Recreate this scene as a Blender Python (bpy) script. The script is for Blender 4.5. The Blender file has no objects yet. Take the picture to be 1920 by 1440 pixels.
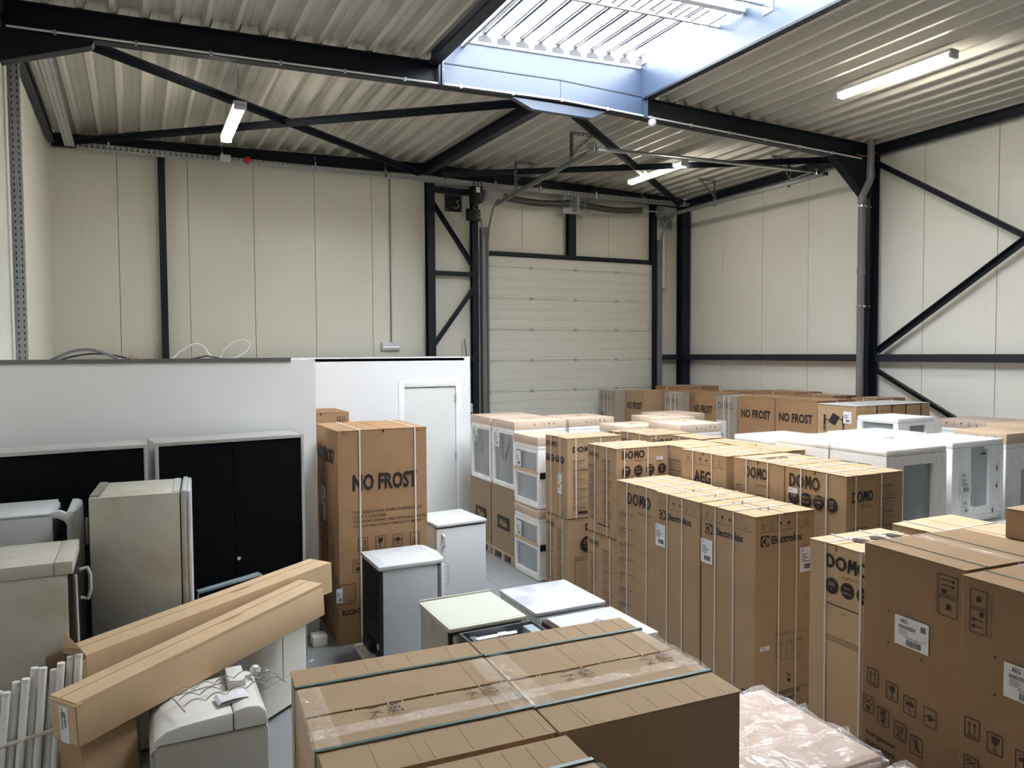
import bpy, bmesh, math, random
from mathutils import Vector, Matrix
random.seed(7)
C = bpy.context.scene.collection
SC = bpy.context.scene
PI = math.pi
# ---------------------------------------------------------------- camera, world, exposure
cd = bpy.data.cameras.new('camera'); cam = bpy.data.objects.new('camera', cd); C.objects.link(cam)
cd.sensor_width = 36; cd.lens = 1422.84/1920*36; cd.clip_start = .05; cd.clip_end = 200
_R = Vector((0.89577694, -0.44446812, -0.00563549)); _U = Vector((0.02354847, 0.03479138, 0.99911713)); _F = Vector((0.44387965, 0.89511879, -0.04163186))
m = Matrix.Identity(4)
for i in range(3):
    m[i][0] = _R[i]; m[i][1] = _U[i]; m[i][2] = -_F[i]
m[0][3], m[1][3], m[2][3] = 0, 0, 2.85
cam.matrix_world = m
SC.camera = cam
SC.view_settings.view_transform = 'Standard'; SC.view_settings.look = 'None'
SC.view_settings.gamma = 1; SC.view_settings.use_curve_mapping = False
SC.view_settings.exposure = 1.22
W = bpy.data.worlds.new('overcast_sky'); SC.world = W; W.use_nodes = True
bg = W.node_tree.nodes['Background']; bg.inputs[0].default_value = (.94, .97, 1.0, 1); bg.inputs[1].default_value = 13.0
# ---------------------------------------------------------------- room numbers (metres)
XL, XR, YB, YF = -1.08, 10.75, 13.25, -4.0
XM = 4.83
def roof(x): return 6.10+.155*(1-abs(x-XM)/5.9)
SKX0, SKX1, SKY0, SKY1 = 3.2, 6.07, 3.6, 8.36
pl = bpy.data.lights.new('skylight_portal', 'AREA'); pl.shape = 'RECTANGLE'; pl.size = SKX1-SKX0; pl.size_y = SKY1-SKY0
pl.cycles.is_portal = True
po = bpy.data.objects.new('skylight_portal', pl); C.objects.link(po); po.location = ((SKX0+SKX1)/2, (SKY0+SKY1)/2, 6.8)

# ---------------------------------------------------------------- materials
MATS = {}
def mat(name, col, rough=.6, metal=0, var=.0, vscale=3, bump=0, bscale=60, stripes=None, emit=None, stain=None, spec=None):
    if name in MATS: return MATS[name]
    M = bpy.data.materials.new(name); M.use_nodes = True; nt = M.node_tree; N = nt.nodes; L = nt.links
    b = N['Principled BSDF']; b.inputs['Roughness'].default_value = rough; b.inputs['Metallic'].default_value = metal
    if spec is not None: b.inputs['Specular IOR Level'].default_value = spec
    b.inputs['Base Color'].default_value = (*col, 1)
    M.diffuse_color = (*col, 1)
    tc = N.new('ShaderNodeTexCoord')
    last = None
    if var:
        n = N.new('ShaderNodeTexNoise'); n.inputs['Scale'].default_value = vscale; n.inputs['Detail'].default_value = 6; n.inputs['Roughness'].default_value = .6
        L.new(tc.outputs['Object'], n.inputs['Vector'])
        r = N.new('ShaderNodeValToRGB'); r.color_ramp.elements[0].position = .3; r.color_ramp.elements[1].position = .7
        r.color_ramp.elements[0].color = (*[c*(1-var) for c in col], 1); r.color_ramp.elements[1].color = (*[min(1, c*(1+var)) for c in col], 1)
        L.new(n.outputs['Fac'], r.inputs['Fac']); last = r.outputs['Color']
        L.new(last, b.inputs['Base Color'])
    if stain:
        n = N.new('ShaderNodeTexNoise'); n.inputs['Scale'].default_value = stain[1]; n.inputs['Detail'].default_value = 8
        L.new(tc.outputs['Object'], n.inputs['Vector'])
        r = N.new('ShaderNodeValToRGB'); r.color_ramp.elements[0].position = .5; r.color_ramp.elements[1].position = .62
        L.new(n.outputs['Fac'], r.inputs['Fac'])
        mx = N.new('ShaderNodeMix'); mx.data_type = 'RGBA'
        L.new(r.outputs['Color'], mx.inputs[0])
        if last: L.new(last, mx.inputs[6])
        else: mx.inputs[6].default_value = (*col, 1)
        mx.inputs[7].default_value = (*stain[0], 1); L.new(mx.outputs[2], b.inputs['Base Color'])
    h = None
    if bump:
        n = N.new('ShaderNodeTexNoise'); n.inputs['Scale'].default_value = bscale; n.inputs['Detail'].default_value = 3
        L.new(tc.outputs['Object'], n.inputs['Vector'])
        bp = N.new('ShaderNodeBump'); bp.inputs['Strength'].default_value = bump; bp.inputs['Distance'].default_value = .01
        L.new(n.outputs['Fac'], bp.inputs['Height']); h = bp.outputs['Normal']; L.new(h, b.inputs['Normal'])
    if stripes:   # (axis, period, strength) fine pressed grooves in world position
        g = N.new('ShaderNodeNewGeometry'); s = N.new('ShaderNodeSeparateXYZ'); L.new(g.outputs['Position'], s.inputs[0])
        d = N.new('ShaderNodeMath'); d.operation = 'DIVIDE'; d.inputs[1].default_value = stripes[1]; L.new(s.outputs[stripes[0]], d.inputs[0])
        f = N.new('ShaderNodeMath'); f.operation = 'FRACT'; L.new(d.outputs[0], f.inputs[0])
        r = N.new('ShaderNodeValToRGB'); e = r.color_ramp.elements
        e[0].position = 0; e[0].color = (0, 0, 0, 1); e[1].position = .12; e[1].color = (1, 1, 1, 1)
        q = e.new(.9); q.color = (1, 1, 1, 1); q = e.new(1); q.color = (0, 0, 0, 1)
        L.new(f.outputs[0], r.inputs['Fac'])
        bp = N.new('ShaderNodeBump'); bp.inputs['Strength'].default_value = stripes[2]; bp.inputs['Distance'].default_value = .004
        L.new(r.outputs['Color'], bp.inputs['Height'])
        if h: L.new(h, bp.inputs['Normal'])
        L.new(bp.outputs['Normal'], b.inputs['Normal'])
    if emit:
        b.inputs['Emission Color'].default_value = (*emit[0], 1); b.inputs['Emission Strength'].default_value = emit[1]
    MATS[name] = M; return M
def film_mat(name, alpha, rough=.12, tint=(.9, .91, .92), bscale=9, stren=.6, gl=.05):
    if name in MATS: return MATS[name]
    M = bpy.data.materials.new(name); M.use_nodes = True; nt = M.node_tree; N = nt.nodes; L = nt.links
    N.remove(N['Principled BSDF']); out = N['Material Output']
    tc = N.new('ShaderNodeTexCoord'); mp = N.new('ShaderNodeMapping'); mp.inputs['Scale'].default_value = (1, 1, .35); mp.inputs['Rotation'].default_value = (.3, .5, .4)
    n = N.new('ShaderNodeTexNoise'); n.inputs['Scale'].default_value = bscale; n.inputs['Detail'].default_value = 5; n.inputs['Distortion'].default_value = 1.5
    L.new(tc.outputs['Object'], mp.inputs[0]); L.new(mp.outputs[0], n.inputs['Vector'])
    bp = N.new('ShaderNodeBump'); bp.inputs['Strength'].default_value = stren; bp.inputs['Distance'].default_value = .04
    L.new(n.outputs['Fac'], bp.inputs['Height'])
    r = N.new('ShaderNodeValToRGB'); r.color_ramp.elements[0].position = .35; r.color_ramp.elements[1].position = .75
    a0 = alpha*.55; a1 = min(1, alpha*1.5)
    r.color_ramp.elements[0].color = (a0, a0, a0, 1); r.color_ramp.elements[1].color = (a1, a1, a1, 1); L.new(n.outputs['Fac'], r.inputs['Fac'])
    tr = N.new('ShaderNodeBsdfTransparent'); df = N.new('ShaderNodeBsdfDiffuse'); df.inputs[0].default_value = (*tint, 1)
    gs = N.new('ShaderNodeBsdfGlossy'); gs.inputs['Roughness'].default_value = rough; gs.inputs[0].default_value = (gl, gl, gl, 1)
    L.new(bp.outputs['Normal'], gs.inputs['Normal']); L.new(bp.outputs['Normal'], df.inputs['Normal'])
    mx = N.new('ShaderNodeMixShader'); L.new(r.outputs['Color'], mx.inputs[0]); L.new(tr.outputs[0], mx.inputs[1]); L.new(df.outputs[0], mx.inputs[2])
    ad = N.new('ShaderNodeAddShader'); L.new(mx.outputs[0], ad.inputs[0]); L.new(gs.outputs[0], ad.inputs[1]); L.new(ad.outputs[0], out.inputs[0])
    MATS[name] = M; return M
def glaze_mat():
    M = bpy.data.materials.new('translucent_polycarbonate'); M.use_nodes = True; nt = M.node_tree; N = nt.nodes; L = nt.links
    N.remove(N['Principled BSDF']); o = N['Material Output']
    t = N.new('ShaderNodeBsdfTransparent'); t.inputs[0].default_value = (.9, .93, .97, 1)
    d = N.new('ShaderNodeBsdfTranslucent'); d.inputs[0].default_value = (.9, .93, .97, 1)
    x = N.new('ShaderNodeMixShader'); x.inputs[0].default_value = .25
    L.new(t.outputs[0], x.inputs[1]); L.new(d.outputs[0], x.inputs[2]); L.new(x.outputs[0], o.inputs[0]); return M
STEEL = mat('dark_navy_steel_paint', (.007, .011, .019), .45, spec=.3)
STEEL2 = mat('charcoal_steel_paint', (.018, .022, .032), .45, spec=.35)
GALV = mat('galvanised_steel', (.46, .48, .49), .4, .45, var=.12, vscale=20)
CHROME = mat('zinc_plated_steel', (.7, .72, .74), .25, .95)
WALLP = mat('cream_sandwich_panel_x', (.74, .72, .63), .33, stripes=(0, .05, .35), var=.02, vscale=.6)
WALLY = mat('cream_sandwich_panel_y', (.78, .77, .71), .33, stripes=(1, .05, .35), var=.02, vscale=.6)
SEAM = mat('panel_seam_shadow_gap', (.16, .155, .14), .8)
ROOFM = mat('off_white_coated_roof_sheet', (.50, .48, .43), .38, var=.06, vscale=2.5)
CONC = mat('grey_concrete_floor', (.25, .26, .265), .42, var=.12, vscale=1.4, bump=.06, bscale=40)
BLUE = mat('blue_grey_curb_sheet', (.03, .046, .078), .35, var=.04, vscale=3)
WHITE = mat('white_enamel', (.62, .64, .65), .28)
WHITE2 = mat('white_painted_board', (.86, .87, .88), .55)
GREYW = mat('grey_white_board', (.88, .88, .85), .55)
CREAM = mat('aged_cream_enamel', (.55, .52, .44), .38, var=.05, vscale=2, stain=((.46, .42, .34), 2.5))
CREAML = mat('cream_laminate', (.56, .57, .49), .4, stripes=(0, .012, .12))
MARBLE = mat('marbled_white_top', (.58, .59, .64), .3, stain=((.46, .47, .53), 5))
SIDEG = mat('light_grey_side_panel', (.52, .54, .54), .38)
BLACK = mat('black_plastic', (.008, .008, .009), .4)
BLACKM = mat('matt_black_shutter', (.006, .007, .009), .7)
ALU = mat('brushed_aluminium', (.55, .55, .53), .4, .5)
INK = mat('black_print_ink', (.022, .014, .012), .6)
INKG = mat('faded_grey_print_ink', (.12, .09, .07), .6)
TXTK = mat('kraft_knockout_print', (.42, .27, .15), .8)
STICK = mat('white_paper_sticker', (.78, .79, .80), .5)
KRAFT = mat('kraft_cardboard', (.43, .29, .17), .82, var=.07, vscale=5, bump=.08, bscale=90, spec=.25)
KRAFT2 = mat('pale_kraft_cardboard', (.60, .43, .265), .82, var=.06, vscale=4, bump=.08, bscale=70, spec=.25)
KRAFTD = mat('reddish_kraft_cardboard', (.38, .225, .12), .82, var=.07, vscale=5, bump=.08, bscale=90, spec=.25)
KRAFTP = mat('pinkish_beige_cardboard', (.52, .39, .31), .7, var=.05, vscale=5, spec=.3)
KRAFTC = mat('light_cap_cardboard', (.55, .41, .29), .75, var=.05, vscale=5, spec=.3)
EPS = mat('white_expanded_polystyrene', (.93, .93, .91), .75, var=.03, vscale=30, bump=.12, bscale=120)
EPSC = mat('ivory_expanded_polystyrene', (.93, .88, .79), .75, var=.03, vscale=30, bump=.12, bscale=120)
APPL = mat('grey_film_covered_steel', (.20, .22, .24), .35, .3)
APPL2 = mat('pale_grey_appliance_panel', (.36, .40, .42), .35)
STRW = mat('white_plastic_strapping', (.74, .72, .68), .4)
STRG = mat('green_grey_strapping', (.15, .24, .22), .35)
STRB = mat('black_strapping', (.01, .01, .012), .4)
FILM = film_mat('clear_stretch_film', .09, .14, gl=.03)
FILMT = film_mat('glossy_clear_tape', .10, .1, bscale=26, stren=1, gl=.13)
FILMH = film_mat('heavy_stretch_film', .13, .14, bscale=6, stren=.9, gl=.075)
PINE = mat('pine_pallet_wood', (.55, .45, .32), .8, var=.12, vscale=12)
LAMP = mat('lit_fluorescent_diffuser', (.9, .9, .85), .5, emit=((1.0, .93, .78), 20))
PVC = mat('grey_pvc_pipe', (.17, .17, .17), .35)
RED = mat('red_siren_plastic', (.5, .01, .015), .3)
COPPER = mat('copper_cable', (.45, .16, .08), .4)
GREEN = mat('label_green', (.05, .4, .12), .5); YEL = mat('label_yellow', (.8, .6, .05), .5); ORG = mat('label_orange', (.75, .3, .05), .5); REDL = mat('label_red', (.6, .05, .04), .5)
PAPER = mat('white_paper', (.78, .76, .78), .7)
CABLEW = mat('white_cable_sheath', (.6, .6, .56), .5)
CABLEG = mat('grey_cable_sheath', (.18, .18, .2), .5)

# ---------------------------------------------------------------- mesh helpers
def tag(o, label=None, cat=None, group=None, kind=None):
    if label: o['label'] = label
    if cat: o['category'] = cat
    if group: o['group'] = group
    if kind: o['kind'] = kind
    return o
def empty(name, loc, rz=0, label=None, cat=None, group=None):
    o = bpy.data.objects.new(name, None); C.objects.link(o); o.location = loc; o.rotation_euler = (0, 0, rz); o.empty_display_size = .1
    return tag(o, label, cat, group)
class MB:
    def __init__(s): s.v = []; s.f = []; s.mi = []
    def add(s, vs, fs, m=0):
        n = len(s.v); s.v += [tuple(v) for v in vs]; s.f += [tuple(i+n for i in f) for f in fs]; s.mi += [m]*len(fs); return s
    def box(s, a, b, m=0):
        x0, y0, z0 = a; x1, y1, z1 = b
        return s.add([(x0, y0, z0), (x1, y0, z0), (x1, y1, z0), (x0, y1, z0), (x0, y0, z1), (x1, y0, z1), (x1, y1, z1), (x0, y1, z1)],
                     [(0, 3, 2, 1), (4, 5, 6, 7), (0, 1, 5, 4), (1, 2, 6, 5), (2, 3, 7, 6), (3, 0, 4, 7)], m)
    def bar(s, p, q, w, h, m=0, up=(0, 0, 1), off=(0, 0)):   # rectangular bar from p to q: w sideways, h along up
        p = Vector(p); q = Vector(q); d = (q-p).normalized(); u = Vector(up); sd = d.cross(u)
        if sd.length < 1e-5: sd = d.cross(Vector((0, 1, 0)))
        sd.normalize(); u = sd.cross(d).normalized()
        o = sd*off[0]+u*off[1]
        c = [(-w/2, -h/2), (w/2, -h/2), (w/2, h/2), (-w/2, h/2)]
        vs = [p+o+sd*a+u*b for a, b in c]+[q+o+sd*a+u*b for a, b in c]
        return s.add(vs, [(0, 1, 2, 3), (7, 6, 5, 4), (0, 4, 5, 1), (1, 5, 6, 2), (2, 6, 7, 3), (3, 7, 4, 0)], m)
    def ibeam(s, p, q, h, b, tf=.012, tw=.01, m=0, up=(0, 0, 1)):
        s.bar(p, q, b, tf, m, up, (0, h/2-tf/2)); s.bar(p, q, b, tf, m, up, (0, -h/2+tf/2)); return s.bar(p, q, tw, h-2*tf, m, up)
    def tube(s, pts, r, n=8, m=0, caps=True, rr=None):
        pts = [Vector(p) for p in pts]; k = len(pts); base = len(s.v); prev = None
        for i, p in enumerate(pts):
            d = (pts[min(i+1, k-1)]-pts[max(i-1, 0)]).normalized()
            if prev is None:
                a = d.cross(Vector((0, 0, 1)))
                if a.length < .05: a = d.cross(Vector((0, 1, 0)))
            else: a = prev-d*prev.dot(d)
            a.normalize(); prev = a; b = d.cross(a)
            ri = rr[i] if rr else r
            for j in range(n):
                t = 2*PI*j/n; s.v.append(tuple(p+a*(ri*math.cos(t))+b*(ri*math.sin(t))))
        for i in range(k-1):
            for j in range(n):
                j2 = (j+1) % n; s.f.append((base+i*n+j, base+i*n+j2, base+(i+1)*n+j2, base+(i+1)*n+j)); s.mi.append(m)
        if caps:
            s.f.append(tuple(base+j for j in reversed(range(n)))); s.f.append(tuple(base+(k-1)*n+j for j in range(n))); s.mi += [m, m]
        return s
    def prism(s, poly, f0, f1, m=0):   # poly: list of 2D, f0/f1 functions mapping (a,b)->3D for both ends
        n = len(poly)
        vs = [f0(*p) for p in poly]+[f1(*p) for p in poly]
        return s.add(vs, [tuple(range(n)), tuple(reversed(range(n, 2*n)))]+[(i, i+n, (i+1) % n+n, (i+1) % n) for i in range(n)], m)
    def disc(s, c, nrm, r0, th, n=16, m=0):
        c = Vector(c); nrm = Vector(nrm).normalized(); return s.tube([c, c+nrm*th], r0, n, m)
    def build(s, name, mats, parent=None, bevel=0, smooth=False, seg=2, kind=None):
        if not isinstance(mats, (list, tuple)): mats = [mats]
        me = bpy.data.meshes.new(name); me.from_pydata(s.v, [], s.f)
        for x in mats: me.materials.append(x)
        me.polygons.foreach_set('material_index', s.mi)
        bm = bmesh.new(); bm.from_mesh(me); bmesh.ops.recalc_face_normals(bm, faces=bm.faces)
        if bevel: 
            ed = [e for e in bm.edges if len(e.link_faces) == 2 and e.calc_face_angle(0) > .6]
            bmesh.ops.bevel(bm, geom=ed, offset=bevel, segments=seg, profile=.5, affect='EDGES', clamp_overlap=True)
        bm.to_mesh(me); bm.free()
        if smooth or bevel:
            me.polygons.foreach_set('use_smooth', [True]*len(me.polygons))
            try: me.set_sharp_from_angle(angle=math.radians(35))
            except Exception: pass
        o = bpy.data.objects.new(name, me); C.objects.link(o)
        if parent: o.parent = parent
        if kind: o['kind'] = kind
        return o
def thing(name, mb, mats, label, cat, group=None, bevel=0, smooth=False):
    return tag(mb.build(name, mats, None, bevel, smooth), label, cat, group)

# ---------------------------------------------------------------- flat print on faces
_tc = {}
def text_mesh(s, bold=0., shear=0.):
    k = (s, bold, shear)
    if k in _tc: return _tc[k]
    cu = bpy.data.curves.new('txt', 'FONT'); cu.body = s; cu.size = 1; cu.offset = bold; cu.shear = shear; cu.resolution_u = 2
    ob = bpy.data.objects.new('txt', cu)
    me = bpy.data.meshes.new_from_object(ob)
    vs = [(v.co.x, v.co.y) for v in me.vertices]; fs = [tuple(p.vertices) for p in me.polygons]
    bpy.data.objects.remove(ob); bpy.data.meshes.remove(me); bpy.data.curves.remove(cu)
    if vs:
        x0 = min(v[0] for v in vs); x1 = max(v[0] for v in vs); y0 = min(v[1] for v in vs); y1 = max(v[1] for v in vs)
        vs = [((x-x0)/(x1-x0), (y1-y)/(y1-y0)) for x, y in vs]
        _tc[k] = (vs, fs, (x1-x0)/(y1-y0))
    else: _tc[k] = ([], [], 1)
    return _tc[k]
class Decal:   # s to the right, t downwards on a face; metres
    def __init__(d, org, sx, ty, off=.0035):
        d.o = Vector(org); d.s = Vector(sx); d.t = Vector(ty); d.n = -(d.s.cross(d.t)).normalized()*-1
        d.n = d.t.cross(d.s).normalized(); d.mb = MB(); d.off = off
    def P(d, s, t, lay=0): return d.o+d.s*s+d.t*t+d.n*(d.off+lay*.0012)
    def poly(d, pts, m=0, lay=0):
        d.mb.add([d.P(a, b, lay) for a, b in pts], [tuple(range(len(pts)))], m); return d
    def rect(d, s0, t0, s1, t1, m=0, lay=0): return d.poly([(s0, t0), (s1, t0), (s1, t1), (s0, t1)], m, lay)
    def line(d, a, b, w=.003, m=0, lay=0):
        x, y = b[0]-a[0], b[1]-a[1]; l = math.hypot(x, y) or 1; nx, ny = -y/l*w/2, x/l*w/2
        return d.poly([(a[0]+nx, a[1]+ny), (b[0]+nx, b[1]+ny), (b[0]-nx, b[1]-ny), (a[0]-nx, a[1]-ny)], m, lay)
    def frame(d, s0, t0, s1, t1, w=.003, m=0):
        for a, b in (((s0, t0), (s1, t0)), ((s1, t0), (s1, t1)), ((s1, t1), (s0, t1)), ((s0, t1), (s0, t0))): d.line(a, b, w, m)
        return d
    def disk(d, s, t, r, m=0, lay=0, n=24): return d.poly([(s+r*math.cos(2*PI*i/n), t+r*math.sin(2*PI*i/n)) for i in range(n)], m, lay)
    def text(d, txt, s, t, h, w=None, bold=.0, shear=0, m=0, lay=0, rot=0, center=False):
        vs, fs, asp = text_mesh(txt, bold, shear)
        w = w or h*asp
        c, sn = math.cos(rot), math.sin(rot)
        if center: s -= w/2; t -= h/2
        if rot: out = [(s+(a*w)*c-(b*h)*sn, t+(a*w)*sn+(b*h)*c) for a, b in vs]
        else: out = [(s+a*w, t+b*h) for a, b in vs]
        d.mb.add([d.P(a, b, lay) for a, b in out], fs, m); return d
    def domo(d, s, t, h, w=None, m=0):
        w = w or h*3.6; k = w/3.6; th = h*.2
        def ring(cx, a0=0, a1=360):
            n = 20; rx, ry = k*.46, h*.5; ix, iy = rx-th*k/h, ry-th; cy = t+h/2
            for i in range(n):
                b0 = math.radians(a0+(a1-a0)*i/n); b1 = math.radians(a0+(a1-a0)*(i+1)/n)
                d.poly([(cx+rx*math.cos(b0), cy+ry*math.sin(b0)), (cx+rx*math.cos(b1), cy+ry*math.sin(b1)), (cx+ix*math.cos(b1), cy+iy*math.sin(b1)), (cx+ix*math.cos(b0), cy+iy*math.sin(b0))], m)
        tk = th*k/h
        d.rect(s, t, s+tk, t+h, m); d.rect(s+tk, t, s+k*.3, t+th, m); d.rect(s+tk, t+h-th, s+k*.3, t+h, m); ring(s+k*.3, -90, 90)
        ring(s+k*1.32); x = s+k*1.88
        d.poly([(x, t+h), (x+k*.08, t), (x+k*.08+tk*.9, t), (x+tk, t+h)], m); d.poly([(x+k*.78-tk, t+h), (x+k*.70-tk*.9, t), (x+k*.70, t), (x+k*.78, t+h)], m)
        d.poly([(x+k*.08, t), (x+k*.08+tk*.9, t), (x+k*.39+tk*.35, t+h*.72), (x+k*.39-tk*.35, t+h*.72)], m); d.poly([(x+k*.70-tk*.9, t), (x+k*.70, t), (x+k*.39+tk*.35, t+h*.72), (x+k*.39-tk*.35, t+h*.72)], m)
        ring(s+k*3.14); return d
    def lorem(d, s, t, w, n, step=.014, m=0, seed=1):
        r = random.Random(seed)
        for i in range(n):
            if i % 7 == 0: d.rect(s, t+i*step, s+w*(.6+.4*r.random()), t+i*step+.006, m)
            else: d.rect(s, t+i*step, s+w*(.35+.6*r.random()), t+i*step+.0028, m)
        return d
    def icon(d, kind, s, t, z, fr=True, m=0, wd=None):
        w = wd or z*.05; h = z*1.3
        X = lambda a: s+a*z
        Y = lambda b: t+b*h
        ln = lambda *q: d.line((X(q[0]), Y(q[1])), (X(q[2]), Y(q[3])), w, m)
        pg = lambda *q: d.poly([(X(a), Y(b)) for a, b in q], m)
        if fr: d.frame(s, t, s+z, t+h, w, m)
        if kind == 'up':
            for a in (.32, .68): ln(a, .3, a, .78); pg((a-.12, .34), (a, .14), (a+.12, .34))
            ln(.15, .86, .85, .86)
        elif kind == 'glass':
            pg((.25, .14), (.4, .14), (.45, .24), (.5, .14), (.75, .14), (.72, .42), (.6, .52), (.4, .52), (.28, .42)); ln(.5, .5, .5, .82); ln(.32, .85, .68, .85)
        elif kind == 'umb':
            pg((.14, .5), (.22, .36), (.38, .27), (.5, .25), (.62, .27), (.78, .36), (.86, .5)); ln(.5, .5, .5, .8); ln(.5, .82, .62, .82); ln(.62, .82, .62, .75)
            for a, b in ((.3, .15), (.5, .1), (.7, .15)): ln(a, b, a-.04, b+.07)
        elif kind == 'hook':
            ln(.7, .12, .45, .6); ln(.45, .6, .3, .66); d.disk(X(.5), Y(.7), z*.07, m); ln(.2, .84, .8, .8)
        elif kind == 'stack':
            pg((.32, .66), (.68, .66), (.68, .86), (.32, .86)); ln(.3, .42, .7, .42); ln(.3, .6, .7, .6); ln(.3, .42, .3, .6); ln(.7, .42, .7, .6); ln(.25, .12, .75, .36); ln(.75, .12, .25, .36); d.frame(X(.35), Y(.14), X(.65), Y(.34), w, m)
        elif kind == 'cross':
            ln(.15, .15, .85, .5); ln(.85, .15, .15, .5); pg((.32, .6), (.68, .6), (.68, .86), (.32, .86)); ln(.2, .3, .35, .12)
        elif kind == 'card':
            d.frame(X(.15), Y(.3), X(.85), Y(.7), w, m); ln(.25, .5, .6, .5); pg((.58, .42), (.75, .5), (.58, .58)); ln(.15, .8, .85, .8)
        elif kind == 'rec':
            ln(.5, .15, .2, .6); ln(.2, .6, .8, .6); ln(.8, .6, .5, .15); pg((.5, .1), (.62, .28), (.4, .26)); d.rect(X(.25), Y(.72), X(.75), Y(.8), m)
        elif kind == 'clamp':
            pg((.38, .35), (.62, .35), (.62, .68), (.38, .68)); ln(.05, .5, .3, .5); ln(.7, .5, .95, .5); pg((.2, .42), (.34, .5), (.2, .58)); pg((.8, .42), (.66, .5), (.8, .58))
        elif kind == 'notip':
            d.poly([(X(.3), Y(.2)), (X(.75), Y(.3)), (X(.68), Y(.62)), (X(.22), Y(.5))], m) if False else None
            ln(.3, .2, .75, .3); ln(.75, .3, .68, .62); ln(.68, .62, .22, .5); ln(.22, .5, .3, .2); ln(.15, .85, .85, .15); ln(.2, .75, .8, .9)
        elif kind == 'man':
            d.disk(X(.45), Y(.2), z*.09, m); pg((.4, .3), (.55, .3), (.6, .6), (.45, .62)); ln(.45, .6, .3, .85); ln(.55, .6, .7, .85); ln(.15, .15, .85, .8)
        elif kind == 'fridge':
            d.frame(X(.25), Y(.15), X(.75), Y(.8), w, m); ln(.3, .86, .7, .86)
        return d
    def build(d, name, mats, parent):
        o = d.mb.build(name, mats, parent)
        if name == 'printed_marks': o['kind'] = 'stuff'
        return o
def face(box, side, off=.0035):
    w, dp, h = box.dims
    if side == '-x': return Decal((-w/2, dp/2, h), (0, -1, 0), (0, 0, -1), off)
    if side == '-y': return Decal((-w/2, -dp/2, h), (1, 0, 0), (0, 0, -1), off)
    if side == 'top': return Decal((-w/2, dp/2, h+.005), (1, 0, 0), (0, -1, 0), off)
class Box: pass

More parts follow.
